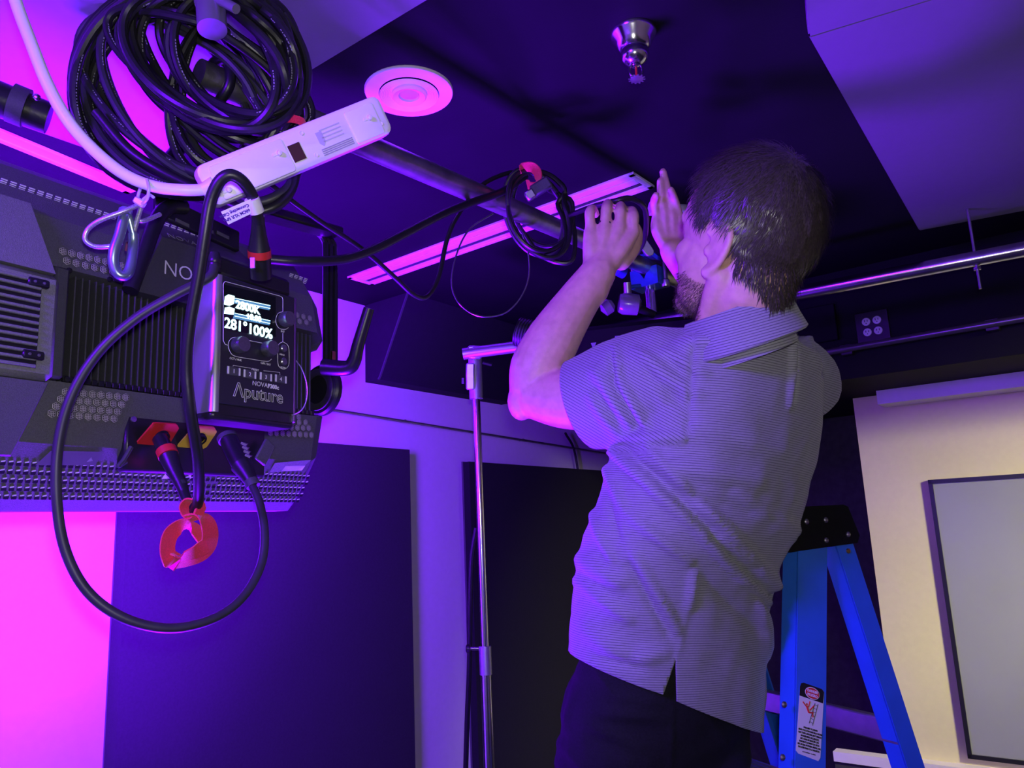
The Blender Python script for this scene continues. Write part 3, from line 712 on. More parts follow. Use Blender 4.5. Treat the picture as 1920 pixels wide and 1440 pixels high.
obj('tether_wire', MB().tube(cr([BQ(555, 676, .004), BQ(566, 692, .02), BQ(575, 720, .03), BQ(575, 748, .03), BQ(566, 768, .02), BQ(548, 779, .0)], 8), .0009, 6), M_ROPE, bx)

# ================================================================== cables, power strip, rigging
def cable(name, path, r, label, m=None, n=8, seg=10, group=None):
    P = pix(path, n); t = thing(name, P[0], label, 'cable', group); obj('jacket', MB().tube(P, r, seg), m or M_RUB, t); return t, P
def ringseg(mb, path, i, r, w): return mb.tube([path[i], path[i + w]], r, 12)
# big loop from the plug on the right, down and round to the control box
t, P = cable('power_cable', [(452, 872, 1.255), (470, 905, 1.235), (487, 945, 1.21), (496, 1000, 1.18), (489, 1060, 1.15), (455, 1120, 1.11), (400, 1160, 1.07), (320, 1178, 1.03), (235, 1160, 1.0), (165, 1110, .985), (122, 1030, .98), (106, 930, .98), (110, 830, .985), (135, 740, .99), (185, 660, 1.0), (255, 597, 1.015), (330, 552, 1.03), (392, 520, 1.05), (402, 500, 1.06)], .0066,
    'thick charcoal power cable hanging in a big loop below the LED panel', M_RUBG, 8, 12)
pl = [C(428, 822, 1.285), C(437, 842, 1.275), C(449, 866, 1.262), C(457, 880, 1.255)]
obj('plug_shell', MB().tube(cr(pl, 6), .0150, 20), M_BLACK, t)
obj('plug_collar', MB().tube([C(425, 818, 1.287), C(428, 825, 1.283)], .0165, 20), M_BLACKM, t)
obj('plug_boot', MB().tube(cr([C(453, 872, 1.257), C(463, 888, 1.248), C(472, 905, 1.24)], 6), lambda f: .0175 - .007 * f, 20), M_RUB, t)
obj('boot_nut', MB().tube([C(470, 900, 1.238), C(475, 912, 1.234)], lambda f: .0112, 20), M_BLACKM, t)
for k in range(4):
    c = C(458 + k * 2.6, 832 + k * 7.5, 1.258 - k * .003); obj('latch_tooth', MB().box(c, (CR * .9 - CU * .4).normalized(), (CU * .9 + CR * .4).normalized(), CF, .0055, .0028, .004, .001), M_CHROME, t)
# control cable: red-ringed plug -> down to the red strap -> up over the power strip -> control box
t, P = cable('control_cable', [(338, 905, 1.175), (349, 935, 1.16), (362, 958, 1.145), (372, 935, 1.12), (371, 860, 1.07), (357, 770, 1.04), (350, 690, 1.03), (356, 610, 1.02), (372, 520, 1.01), (384, 440, 1.0), (394, 380, .995), (410, 342, .99), (431, 328, .99), (455, 340, 1.0), (474, 370, 1.02), (484, 410, 1.04), (485, 440, 1.055)], .0078,
    'black control cable looping from the red plug up over the white power strip', M_RUB, 8, 12)
obj('red_plug_shell', MB().tube(cr([C(300, 822, 1.215), C(308, 838, 1.205), C(316, 855, 1.195)], 5), .0118, 20), M_BLACK, t)
obj('red_ring', MB().tube(cr([C(311, 843, 1.20), C(316, 855, 1.194)], 4), .0152, 24), M_RED, t)
obj('plug_boot', MB().tube(cr([C(316, 855, 1.194), C(325, 878, 1.185), C(340, 910, 1.172), (C(350, 938, 1.16))], 6), lambda f: .0148 - .0085 * f, 20), M_RUB, t)
obj('boot_band', MB().tube([C(339, 904, 1.174), C(342, 911, 1.172)], lambda f: .0088, 16), M_RUBG, t)
obj('top_boot', MB().tube(cr([C(484, 405, 1.04), C(485, 435, 1.052), C(486, 468, 1.065)], 6), lambda f: .0085 + .007 * f * f, 20), M_RUB, t)
obj('red_ring', MB().tube([C(486, 468, 1.065), C(487, 482, 1.07)], .0158, 24), M_RED, t)
obj('top_plug_shell', MB().tube([C(487, 480, 1.07), C(490, 520, 1.085)], .0148, 20), M_BLACK, t)
obj('plug_latch', MB().box(C(474, 493, 1.056), CR, CU, CF, .004, .008, .002, .001), M_ALU, t)
# printed cable tag
tg = [(414, 397), (428, 421), (470, 401), (470, 373)]
pn = [C(x, y, .985 + .0004 * (x - 414)) for x, y in tg]
obj('paper_tag', MB().prism(pn, CF * .0008), M_WHITEPL, t, smooth=False)
obj('tag_sleeve', MB().tube([C(472, 372, 1.018), C(482, 398, 1.03)], .0098, 16), M_WHITEPL, t)
tx = (pn[0] - pn[3]).normalized(); nn_ = (-CF).normalized(); ty = nn_.cross(tx).normalized()
M_INK = mat('dark_blue_ink', (0.04, 0.03, 0.12), 0.6)
for k, (s, px, py) in enumerate((('60CM XLR 5Pin', 467, 391), ('Connecting Cable', 465, 382))):
    text('tag_lettering', s, .0058, C(px, py, .9995), tx, ty, M_INK, t, bold=.0001)
# red hook-and-loop strap hanging on the control cable
st = thing('cable_strap', C(360, 960, 1.14), 'red hook-and-loop cable strap dangling below the LED panel', 'strap')
def ribbon(path, wvec, w, th=.0012):
    m = MB(); R = []
    for i, p in enumerate(path):
        a = path[max(0, i - 1)]; b = path[min(len(path) - 1, i + 1)]; tt = (b - a).normalized(); wv = V(wvec(i / (len(path) - 1)))
        wv = (wv - tt * wv.dot(tt)).normalized(); nv = tt.cross(wv)
        R.append([p + wv * w / 2 + nv * th, p - wv * w / 2 + nv * th, p - wv * w / 2 - nv * th, p + wv * w / 2 - nv * th])
    return m.loft(R)
wv1 = lambda t: -CF * .85 + CR * -.45 + CU * .25
p1_ = pix([(372, 962, 1.13), (376, 948, 1.13), (368, 938, 1.13), (354, 938, 1.13), (345, 950, 1.13), (350, 966, 1.13), (362, 972, 1.13), (372, 964, 1.13), (378, 950, 1.13)], 6)
obj('small_loop', ribbon(p1_, wv1, .016), M_REDV, st)
wv2 = lambda t: -CF * .8 + CR * (-.5 + .2 * t) + CU * .3
p2_ = pix([(352, 972, 1.13), (372, 968, 1.13), (388, 980, 1.135), (394, 1002, 1.14), (388, 1030, 1.145), (362, 1046, 1.13), (334, 1054, 1.115), (318, 1046, 1.10), (314, 1024, 1.10), (322, 1000, 1.11), (344, 986, 1.125), (366, 994, 1.14), (384, 1016, 1.15), (386, 1030, 1.15)], 7)
obj('large_loop', ribbon(p2_, wv2, .026), M_REDV, st)
p3_ = pix([(388, 1022, 1.138), (366, 1035, 1.12), (340, 1043, 1.106), (322, 1040, 1.096)], 6)
obj('strap_tail', ribbon(p3_, wv2, .022), M_REDV, st)

# ------------------------------------------------------------------ white power strip
SA, SB = C(398, 345, 1.085), C(712, 216, 1.185)
sx = (SB - SA).normalized(); sn = (-CF + CU * -.30 + CR * .05); sn = (sn - sx * sn.dot(sx)).normalized(); sy = sn.cross(sx); SLn = (SB - SA).length
def SP(u, v, o=0): return SA + sx * (u * SLn) + sy * v + sn * o
ps = thing('power_strip', (SA + SB) / 2, 'white multi-socket power strip tied under the black cable coil', 'power strip')
def rrect(c, ax, ay, hx, hy, r, n=4):
    P = []
    for sx_, sy_, a0 in ((1, 1, 0), (-1, 1, 90), (-1, -1, 180), (1, -1, 270)):
        for k in range(n + 1):
            a = R_(a0 + 90 * k / n); P.append(c + ax * (sx_ * (hx - r) + r * cos(a)) + ay * (sy_ * (hy - r) + r * sin(a)))
    return P
R = []
for o, g in ((-.042, -.006), (-.036, 0), (-.012, 0), (-.004, -.0012), (0, -.006)):
    R.append(rrect(SP(.5, 0, o), sx, sy, SLn / 2 + .012 + g, .0305 + g, .012 + g * .5))
obj('body', MB().loft(R), M_WHITEPL, ps)
for u0, u1 in ((.02, .43), (.81, .985)):
    c = SP((u0 + u1) / 2, -.002, .0); hx = (u1 - u0) / 2 * SLn
    R = [rrect(c + sn * o, sx, sy, hx + g, .0245 + g, .004) for o, g in ((-.003, .001), (.0012, 0), (.0018, -.0012))]
    obj('raised_pad', MB().loft(R), M_WHITEPL, ps)
for u, v in ((.385, .004), (.935, .002), (.06, -.016)):
    c = SP(u, v, .0018); obj('hook_stud', MB().lathe(c, sn, [(.0045, 0), (.0042, .002), (.0034, .005), (.0005, .006)], 14), M_WHITEPL, ps)
    obj('stud_ramp', MB().box(c - sx * .005, sx, sy, sn, .006, .0025, .0012, .001), M_WHITEPL, ps)
for u, v in ((.265, -.004), (.545, .018), (.565, -.018), (.865, -.004), (.985, -.012)):
    obj('screw_cap', MB().lathe(SP(u, v, .0004), sn, [(.0032, 0), (.0028, .001), (.0018, .0006), (.0005, .0006)], 12), M_WHITEPL, ps)
obj('inspection_window', MB().box(SP(.475, -.004, .0006), sx, sy, sn, .0095, .0125, .0008), mat('brown_window', (0.06, 0.02, 0.02), 0.3), ps, smooth=False)
obj('shield_mark', MB().prism([SP(.63 + du, v, .0003) for du, v in ((-.018, .011), (.018, .011), (.018, -.005), (0, -.011), (-.018, -.005))], sn * .0003), mat('light_grey_print', (0.55, 0.55, 0.58), 0.6), ps, smooth=False)
for k in range(4): obj('print_line', MB().box(SP(.70, .012 - k * .0055, .0004), sx, sy, sn, .017, .0008, .0002), MATS['light_grey_print'], ps)
for k in range(4): obj('print_line', MB().box(SP(.70, -.0145 - k * .0028, .0004), sx, sy, sn, .026, .0008, .0002), M_GPRINT, ps)
cp = pix([(392, 352, 1.085), (375, 356, 1.08), (340, 356, 1.07), (290, 350, 1.06), (235, 328, 1.05), (180, 285, 1.04), (130, 230, 1.03), (90, 160, 1.03), (58, 80, 1.03), (32, 10, 1.03), (8, -70, 1.03)], 8)
obj('white_cord', MB().tube(cp, .0082, 14), M_WHITEPL, ps)
obj('cord_relief', MB().tube([C(402, 348, 1.085), C(380, 356, 1.082)], lambda f: .013 - .004 * f, 14), M_WHITEPL, ps)

# ------------------------------------------------------------------ clear zip tie and safety cable with carabiner
sc_ = thing('safety_cable', C(262, 385, 1.08), 'steel wire safety cable with a pale blue snap hook above the LED panel', 'safety cable')
obj('wire_loop', MB().tube(pix([(264, 382, 1.075), (235, 395, 1.06), (190, 412, 1.05), (165, 430, 1.05), (160, 450, 1.05), (178, 462, 1.055), (205, 462, 1.06), (228, 455, 1.07)], 8), .0034, 10), M_ROPE, sc_)
obj('wire_leg', MB().tube(pix([(268, 378, 1.075), (258, 410, 1.08), (250, 440, 1.085), (244, 462, 1.09)], 6), .0034, 10), M_ROPE, sc_)
obj('wire_leg', MB().tube(pix([(256, 412, 1.085), (270, 414, 1.09), (300, 402, 1.12)], 6), .0032, 10), M_ROPE, sc_)
obj('crimp_sleeve', MB().tube([C(244, 456, 1.088), C(241, 470, 1.092)], .0055, 10), M_BRASS, sc_)
cb = pix([(236, 392, 1.075), (232, 408, 1.07), (224, 440, 1.065), (214, 470, 1.06), (213, 495, 1.06), (222, 514, 1.062), (236, 516, 1.068), (244, 500, 1.075), (250, 460, 1.085), (250, 438, 1.085)], 6)
obj('snap_hook', MB().tube(cb, .0072, 14), M_CARAB, sc_)
obj('hook_gate', MB().tube([C(250, 440, 1.085), C(238, 392, 1.076)], .0055, 12), M_CARAB, sc_)
obj('hook_collar', MB().tube([C(234, 402, 1.072), C(236, 394, 1.074)], .0092, 14), M_CARAB, sc_)
zt = thing('zip_tie', C(276, 350, 1.07), 'clear plastic zip tie holding the white cord to the safety cable', 'cable tie')
M_CLR = mat('cloudy_nylon', (0.62, 0.60, 0.72), 0.3, var=0.05, spec=0.6)
obj('tie_band', MB().tube(pix([(275, 336, 1.052), (279, 352, 1.045), (276, 372, 1.05), (266, 382, 1.06), (258, 374, 1.075), (264, 350, 1.085)], 6), .0022, 8), M_CLR, zt)
obj('tie_head', MB().box(C(262, 379, 1.062), (CR * .8 - CU * .5).normalized(), (CU * .8 + CR * .5).normalized(), CF, .008, .005, .005, .002), M_CLR, zt)
obj('tie_tail', MB().tube(pix([(268, 374, 1.06), (280, 366, 1.055), (288, 370, 1.05)], 5), .0020, 8), M_CLR, zt)

# ------------------------------------------------------------------ the big coils of cable on the pipe
def coil(seedv, loops, cx, cy, a, b, tilt, d, r, m, jit):
    rr = random.Random(seedv); P = []; N = 22
    for l in range(loops):
        ca, cb_ = a * (1 + rr.uniform(-jit, jit)), b * (1 + rr.uniform(-jit, jit)); ox, oy = rr.uniform(-1, 1) * 22 * jit * 5, rr.uniform(-1, 1) * 18 * jit * 5
        tl = R_(tilt + rr.uniform(-14, 14)); dd = d + .065 + rr.uniform(-.04, .04); ph = rr.uniform(0, 6.28); wob = rr.uniform(.02, .07)
        for k in range(N):
            th = 2 * pi * (k / N) - 1.6
            x, y = ca * cos(th), cb_ * sin(th)
            P.append(C(cx + ox + x * cos(tl) - y * sin(tl), cy + oy + x * sin(tl) + y * cos(tl), dd + .03 * sin(th + ph) + wob * .5 * sin(2 * th + ph)))
    S = [P[0]] + [(P[i - 1] + P[i] * 2 + P[i + 1]) / 4 for i in range(1, len(P) - 1)] + [P[-1]]
    return cr(S, 3)
for i, (seedv, n, cx, cy, a, b, tl, d, r, m, jit, lab) in enumerate((
    (3, 6, 330, 165, 196, 196, 35, 1.20, .0074, M_RUB, .04, 'outer loops of thick black cable coiled on the pipe at the upper left'),
    (5, 6, 395, 110, 165, 115, 38, 1.14, .0070, M_RUB, .10, 'tight bundle of glossy black cable in front of the upper left coil'),
    (11, 5, 330, 180, 182, 150, 52, 1.24, .0080, M_RUBG, .08, 'charcoal cable loops at the back of the upper left coil'),
    (23, 7, 440, 110, 140, 100, 48, 1.16, .0068, M_RUB, .12, 'mass of overlapping black cable at the top of the upper left coil'),
    (29, 4, 345, 200, 190, 165, 30, 1.22, .0076, M_RUB, .05, 'wide black cable loops hanging lowest in the upper left coil'),
    (31, 6, 390, 135, 208, 84, 40, 1.17, .0066, M_RUB, .09, 'slanting black cable strands across the middle of the upper left coil'),
    (37, 5, 335, 185, 214, 112, 47, 1.22, .0070, M_RUBG, .07, 'charcoal strands slanting through the lower part of the upper left coil'),
    (17, 6, 440, 160, 112, 165, 8, 1.19, .0066, M_RUB, .08, 'black cable loops at the right side of the upper left coil'))):
    P = coil(seedv, n, cx, cy, a, b, tl, d, r, m, jit)
    t = thing('coiled_cable', P[0], lab, 'cable', 'cables coiled on the pipe'); obj('jacket', MB().tube(P, r, 9), m, t)
    pm = MB(); on = False; rp = random.Random(seedv)
    for k in range(1, len(P) - 1):
        if k % 18 == 0: on = rp.random() < .35
        if not on or rp.random() < .25: continue
        tt = (P[k + 1] - P[k - 1]).normalized(); vw = (EYE - P[k]); vw = (vw - tt * vw.dot(tt)).normalized(); sdv = tt.cross(vw); nn2 = (vw + sdv * .45).normalized(); s2 = tt.cross(nn2)
        for q in (-.0045, .0005, .005): pm.box(P[k] + tt * q + nn2 * (r + .0001), tt, s2, nn2, rp.uniform(.0008, .0019), .0007, .0002)
    if pm.v: g = obj('printed_lettering', pm, M_GPRINT, t); g['kind'] = 'stuff'
# lower hanging loops of the coil beneath the strip
t, P = cable('coiled_cable', [(560, 215, 1.24), (548, 160, 1.22), (520, 90, 1.2), (470, 20, 1.18), (420, -40, 1.17)], .0072, 'black cable rising along the right edge of the upper left coil', M_RUB)
t, P = cable('coiled_cable', [(555, 300, 1.25), (548, 350, 1.23), (520, 385, 1.21), (470, 398, 1.2), (420, 380, 1.2), (360, 350, 1.21), (300, 320, 1.22), (240, 280, 1.22), (180, 210, 1.22)], .0085, 'black cable loop drooping beneath the white power strip', M_RUB)
t, P = cable('coiled_cable', [(575, 270, 1.26), (553, 330, 1.24), (530, 362, 1.22), (480, 380, 1.21), (430, 360, 1.22), (380, 330, 1.23), (330, 310, 1.24)], .0085, 'second black cable loop drooping beneath the white power strip', M_RUBG)
st = thing('cable_strap', C(540, 225, 1.21), 'red hook-and-loop strap around the big coil above the power strip', 'strap')
obj('strap_band', ribbon(pix([(512, 232, 1.2), (522, 224, 1.19), (545, 222, 1.19), (566, 228, 1.2), (574, 238, 1.22)], 6), lambda t: CU * .9 - CF * .4, .012), M_REDV, st)
# grey clamp at the top of the coil
gc = thing('pipe_clamp', C(397, 20, 1.12), 'grey metal clamp stub poking into the top of the cable coil', 'clamp')
obj('stub', MB().tube([C(392, -40, 1.13), C(398, 55, 1.10)], .0205, 24), mat('grey_cast_metal', (0.24, 0.24, 0.26), 0.4, 0.6), gc)
obj('stub_collar', MB().tube([C(394, -4, 1.118), C(395, 8, 1.115)], .0225, 24), MATS['grey_cast_metal'], gc)
obj('wing_lever', MB().tube([C(408, -2, 1.10), C(443, 17, 1.085)], lambda f: .008 - .001 * f, 12), MATS['grey_cast_metal'], gc)
# black spigot and bolt at the left edge
sg = thing('spigot_clamp', C(20, 190, 1.2), 'black clamp barrel with a silver bolt at the left edge of the photo', 'clamp')
obj('barrel', MB().tube([C(-120, 140, 1.18), C(92, 222, 1.25)], lambda f: .030 - .010 * max(0, f - .6), 20), M_BLACK, sg)
obj('barrel_band', MB().tube([C(20, 192, 1.222), C(50, 204, 1.232)], .0315, 20), M_BLACKM, sg)
obj('bolt', MB().lathe(C(70, 183, 1.2), -CF, [(.0055, 0), (.0055, .003), (.004, .006), (.0005, .007)], 12), M_CHROME, sg)
# stem from the yoke to the pipe
hs = thing('yoke_hanger', C(330, 380, 1.28), 'black hanger stem between the LED panel yoke and the pipe', 'clamp')
fxb = FP(.11, .315, -.03); pt = PA + PD * ((fxb - PA).dot(PD))
pt = V((fxb.x, fxb.y, 0)) ; pp = PA + PD * max(0.03, (fxb - PA).dot(PD))
obj('stem', MB().tube([fxb, fxb + ZU * .04, pp - ZU * .05], .012, 12), M_BLACK, hs)
obj('hook_jaw', MB().tube(cr([pp - ZU * .05, pp + FN * .036 - ZU * .02, pp + FN * .03 + ZU * .025, pp + ZU * .036, pp - FN * .03 + ZU * .02], 6), .009, 10), M_BLACK, hs)

# ------------------------------------------------------------------ cables running right along the ceiling
cable('long_cable', [(500, 486, 1.30), (560, 490, 1.32), (640, 487, 1.38), (700, 468, 1.44), (760, 438, 1.5), (830, 402, 1.58), (890, 378, 1.68), (945, 358, 1.78), (985, 330, 1.84)], .0088, 'thick black cable sagging from the control box to the small coil on the pipe', M_RUB, 8, 12)
cable('thin_cable', [(470, 318, 1.25), (540, 372, 1.3), (600, 415, 1.36), (680, 468, 1.45), (740, 520, 1.53), (775, 552, 1.58), (800, 556, 1.62), (822, 520, 1.65), (838, 450, 1.68), (858, 405, 1.70), (900, 350, 1.76), (950, 325, 1.82), (990, 322, 1.86)], .0052, 'thinner black cable drooping in a deep bend below the pipe', M_RUB, 8, 10)
cable('thin_wire', [(925, 400, 1.78), (880, 430, 1.76), (855, 480, 1.76), (847, 530, 1.77), (858, 565, 1.78), (885, 588, 1.8), (915, 594, 1.8), (950, 585, 1.8), (978, 555, 1.8), (992, 515, 1.8), (990, 470, 1.8), (980, 440, 1.8)], .0020, 'thin glinting wire hanging in a round loop below the slot vent', mat('glossy_thin_wire', (0.05, 0.05, 0.055), 0.2, spec=0.8), 8, 8)
# small coil
def ell_loop(cx, cy, a, b, tl, d, amp, ph, N=20):
    return [C(cx + a * cos(th) * cos(R_(tl)) - b * sin(th) * sin(R_(tl)), cy + a * cos(th) * sin(R_(tl)) + b * sin(th) * cos(R_(tl)), d + amp * sin(th + ph)) for th in [2 * pi * k / N for k in range(N)]]
P = []
for cx, cy, a, b, tl, d, amp, ph in ((1000, 398, 52, 84, -18, 1.85, .03, 0), (1008, 402, 50, 86, -22, 1.82, .05, 1), (1012, 396, 58, 76, -14, 1.80, .04, 2), (1004, 402, 46, 88, -26, 1.84, .05, 3), (1018, 392, 54, 72, -20, 1.87, .04, 4), (1010, 404, 52, 84, -24, 1.81, .03, 2.5)):
    P += ell_loop(cx, cy, a, b, tl, d, amp, ph)
t = thing('small_coiled_cable', P[0], 'small coil of thin black cable hung on the pipe beside the hand', 'cable')
obj('jacket', MB().tube(cr(P, 3), .0056, 9), M_RUB, t)
obj('lower_loop', MB().tube(pix([(985, 440, 1.84), (1010, 475, 1.83), (1045, 492, 1.82), (1072, 488, 1.82), (1078, 450, 1.83), (1072, 410, 1.84), (1058, 360, 1.86)], 7), .006, 9), M_RUB, t)
obj('plug_body', MB().box(C(1014, 351, 1.76), (CR * .8 + CU * .5).normalized(), (CU * .8 - CR * .5).normalized(), CF, .024, .014, .012, .004), M_BLACKM, t)
obj('plug_nose', MB().box(C(994, 366, 1.755), (CR * .8 + CU * .5).normalized(), (CU * .8 - CR * .5).normalized(), CF, .011, .011, .010, .003), M_ALU, t)
st = thing('cable_strap', C(992, 328, 1.8), 'red hook-and-loop strap around the small coil on the pipe', 'strap')
obj('strap_band', ribbon(pix([(974, 322, 1.80), (982, 314, 1.79), (998, 314, 1.78), (1008, 324, 1.775), (1008, 338, 1.775), (998, 346, 1.78), (988, 346, 1.785)], 6), lambda t: -CF * .75 + CR * .5 + CU * .3, .026), M_REDV, st)
cable('hand_cable', [(1065, 405, 1.84), (1090, 395, 1.7), (1120, 385, 1.55), (1150, 378, 1.49), (1180, 372, 1.49), (1205, 385, 1.52), (1212, 410, 1.6), (1208, 450, 1.75), (1195, 475, 1.95)], .0058, 'black cable running from the small coil through the raised hand', M_RUB)
# cable hung beside the stand and one on the wall
P = cr([onA(1060, 812, .05), onA(1078, 850, .03), onA(1090, 950, .03), onA(1085, 1060, .03), onA(1080, 1300, .04), onA(1078, 1500, .05)], 8)
one('wall_cable', MB().tube(P, .007, 8), M_RUB, 'slack black cable hanging down the left wall beside the man', 'cable')

# ================================================================== stand, clamp, rear light
SD = 2.55
def vz(px, py, d): return C(px, py, d)
b0 = C(893, 745, SD); bx_, by_ = b0.x, b0.y
def up_at(py):   # height on the vertical line through the stand at a pixel row
    r = ray(893 + (py - 745) * 0.021, py); s = (b0.y) / r.y; return EYE.z + r.z * s
st = thing('light_stand', V((bx_, by_, 0)), 'tall chrome light stand with a grip arm in front of the black wall panel', 'light stand')
def col(z0, z1, r, nm, m, seg=20): return obj(nm, MB().tube([V((bx_, by_, z0)), V((bx_, by_, z1))], r, seg), m, st)
zc1, zc0 = up_at(1212), up_at(1265)
col(zc0 - .01, up_at(742), .0125, 'upper_pole', M_CHROME); col(0.25, zc0, .0165, 'lower_pole', M_CHROME)
col(zc0, zc1, .0195, 'locking_collar', mat('cast_aluminium', (0.50, 0.49, 0.52), 0.4, 0.8))
kn = V((bx_, by_, (zc1 + zc0) / 2 + .035)); obj('collar_knob', MB().tube([kn, kn - CR * .045], .0055, 10), M_CHROME, st)
obj('knob_grip', MB().lathe(kn - CR * .045, -CR, [(.006, 0), (.013, .003), (.013, .012), (.008, .015)], 12), M_BLACK, st)
za, zb_ = up_at(672), up_at(748)
M_CAST = MATS['cast_aluminium']
obj('grip_sleeve', MB().tube([V((bx_, by_, zb_)), V((bx_, by_, zb_ + .06)), V((bx_, by_, za))], .0225, 20), M_CAST, st)
obj('grip_plate', MB().box(C(882, 706, SD - .01), CR, CU, CF, .014, .044, .018, .004), M_CAST, st)
obj('grip_knuckle', MB().box(C(890, 661, SD - .01), CR, CU, CF, .022, .022, .022, .005), M_CAST, st)
obj('grip_arm', MB().tube([C(868, 664, SD - .02), C(880, 662, SD - .02), C(940, 654, SD - .04), C(978, 649, SD - .05)], lambda f: .019, 18), M_CAST, st)
obj('grip_screw', MB().tube([C(905, 680, SD), C(922, 684, SD)], .005, 8), M_BLACK, st)
obj('clip_tab', MB().box(C(868, 714, SD - .02), CR, CU, CF, .004, .010, .004, .001), M_BLACKM, st)
for a in (20, 140, 260):
    d = V((cos(R_(a)), sin(R_(a)), 0)); o = V((bx_, by_, 0))
    obj('leg', MB().tube(cr([o + ZU * .30 + d * .02, o + ZU * .26 + d * .10, o + ZU * .06 + d * .42, o + ZU * .012 + d * .5], 6), .0115, 12), M_CHROME, st)
P = cr([C(893, 990, SD + .05), C(884, 1050, SD + .03), C(881, 1150, SD), C(880, 1250, SD), C(876, 1350, SD), C(872, 1500, SD), C(870, 1700, SD), V((C(870, 1700, SD).x, C(870, 1700, SD).y, .01))], 8)
one('stand_cable', MB().tube(P, .0085, 8), M_RUB, 'black cable hanging down beside the chrome light stand', 'cable')

# blue pipe clamp on the lighting pipe, carrying the black rear light
cc = PA + PD * ((onz(1218, 503, ZP) - PA).dot(PD))
cp_ = thing('blue_pipe_clamp', cc - ZU * .07, 'bright blue aluminium pipe clamp beside the man\'s chin', 'clamp')
cx_ = PD; cyv = ZU.cross(PD)
# jaw block below the pipe with a V notch
w = .031
prof = [(-.046, -.006), (-.020, -.006), (0, -.040), (.020, -.006), (.046, -.006), (.046, -.062), (-.046, -.062)]
obj('lower_jaw', MB().prism([cc + cyv * a + ZU * b - cx_ * w for a, b in prof], cx_ * 2 * w), M_CLAMPB, cp_, smooth=False)
prof = [(-.046, .010), (-.030, .024), (0, .034), (.030, .024), (.046, .010), (.046, .024), (.030, .042), (-.030, .042), (-.046, .024)]
obj('upper_jaw', MB().prism([cc + cyv * a + ZU * b - cx_ * w * .7 for a, b in prof], cx_ * 1.4 * w), M_CLAMPB, cp_, smooth=False)
for s in (-1, 1):
    c = cc + cyv * s * .054; obj('clamp_bolt', MB().tube([c - ZU * .05, c + ZU * .04], .006, 10), M_ALU, cp_)
    obj('wing_nut', MB().lathe(c + ZU * (-.07 if s < 0 else .035), ZU, [(.011, 0), (.013, .006), (.012, .02), (.007, .024)], 14), M_ALU, cp_)
tb_ = C(1152, 508, 2.16); obj('t_handle', MB().tube([C(1158, 506, 2.17), C(1170, 512, 2.18)], .017, 14), M_CLAMPB, cp_)
obj('t_handle', MB().tube([C(1176, 530, 2.17), C(1177, 550, 2.17)], .011, 14), M_ALU, cp_); obj('handle_shaft', MB().tube([C(1178, 538, 2.175), C(1200, 536, 2.2)], .006, 10), M_CLAMPB, cp_)
obj('spigot', MB().tube([cc - ZU * .062, cc - ZU * .14], .0165, 18), M_CHROME, cp_)
ov = thing('oval_safety_link', C(1210, 462, 2.12), 'small silver oval link on the pipe beside the raised hand', 'link')
obj('link_plate', MB().loft([rrect(C(1211, 462, 2.12) + CF * o, (CR * .55 - CU * .8).normalized(), (CU * .55 + CR * .8).normalized(), .030 + g, .0135 + g, .0125 + g) for o, g in ((0, -.002), (.003, 0), (.010, 0), (.012, -.002))]), M_ALU, ov)

rl = thing('rear_studio_light', C(1190, 660, 2.3), 'black studio light body hanging behind the man\'s raised arm', 'studio light')
ya = C(1210, 600, 2.28)
# long black housing
h0, h1 = C(1000, 690, 2.35), C(1330, 655, 2.28); hx_ = (h1 - h0).normalized(); hy_ = (CU - hx_ * CU.dot(hx_)).normalized(); hz_ = hx_.cross(hy_)
hc = C(1195, 668, 2.32)
M_MATTE = mat('matt_black_metal', (0.004, 0.004, 0.005), 0.8, spec=0.2)
obj('housing', MB().box(hc + hx_ * .02, hx_, hy_, hz_, .215, .098, .10, .012), M_MATTE, rl)
obj('barn_door', MB().add([C(1090, 745, 2.25), C(1330, 700, 2.2), C(1330, 640, 2.24), C(1085, 690, 2.28), C(1090, 745, 2.256), C(1330, 700, 2.206), C(1330, 640, 2.246), C(1085, 690, 2.286)], [(0, 1, 2, 3), (7, 6, 5, 4), (0, 4, 5, 1), (1, 5, 6, 2), (2, 6, 7, 3), (3, 7, 4, 0)]), M_MATTE, rl, smooth=False)
obj('lens_hood', MB().tube([C(972, 622, 2.33), C(1030, 640, 2.30)], lambda f: .043 + .01 * f, 24), M_BLACKM, rl)
for k in range(10):
    f = k / 10; obj('hood_rib', MB().tube([C(972 + 50 * f, 622 + 15 * f, 2.328 - .025 * f), C(974 + 50 * f, 622.5 + 15 * f, 2.327 - .025 * f)], .0445 + .01 * f, 24), M_BLACK, rl)
obj('yoke_knob', MB().lathe(C(1188, 571, 2.2), (CR * -.95 + CU * .1), [(.015, -.02), (.03, -.012), (.032, .03), (.026, .042), (.001, .043)], 22), mat('clear_grey_knob', (0.16, 0.15, 0.17), 0.2), rl)
obj('yoke_knob', MB().lathe(C(1138, 576, 2.2), (CR * -.75 - CU * .5), [(.012, -.02), (.022, -.01), (.022, .012), (.001, .02)], 20), MATS['clear_grey_knob'], rl)
obj('yoke_stub', MB().tube([C(1190, 575, 2.22), C(1225, 590, 2.25)], .012, 10), M_BLACK, rl)
for px, py in ((1113, 648), (1158, 635), (1200, 628)):  # purple light showing through the barn doors, painted as small violet triangles
    obj('light_gap_mark', MB().prism([C(px - 5, py - 5, 2.206), C(px + 5, py - 6, 2.206), C(px, py + 7, 2.206)], CF * .004), mat('painted_violet_light', (0.25, 0.22, 0.32), 0.6), rl, smooth=False)

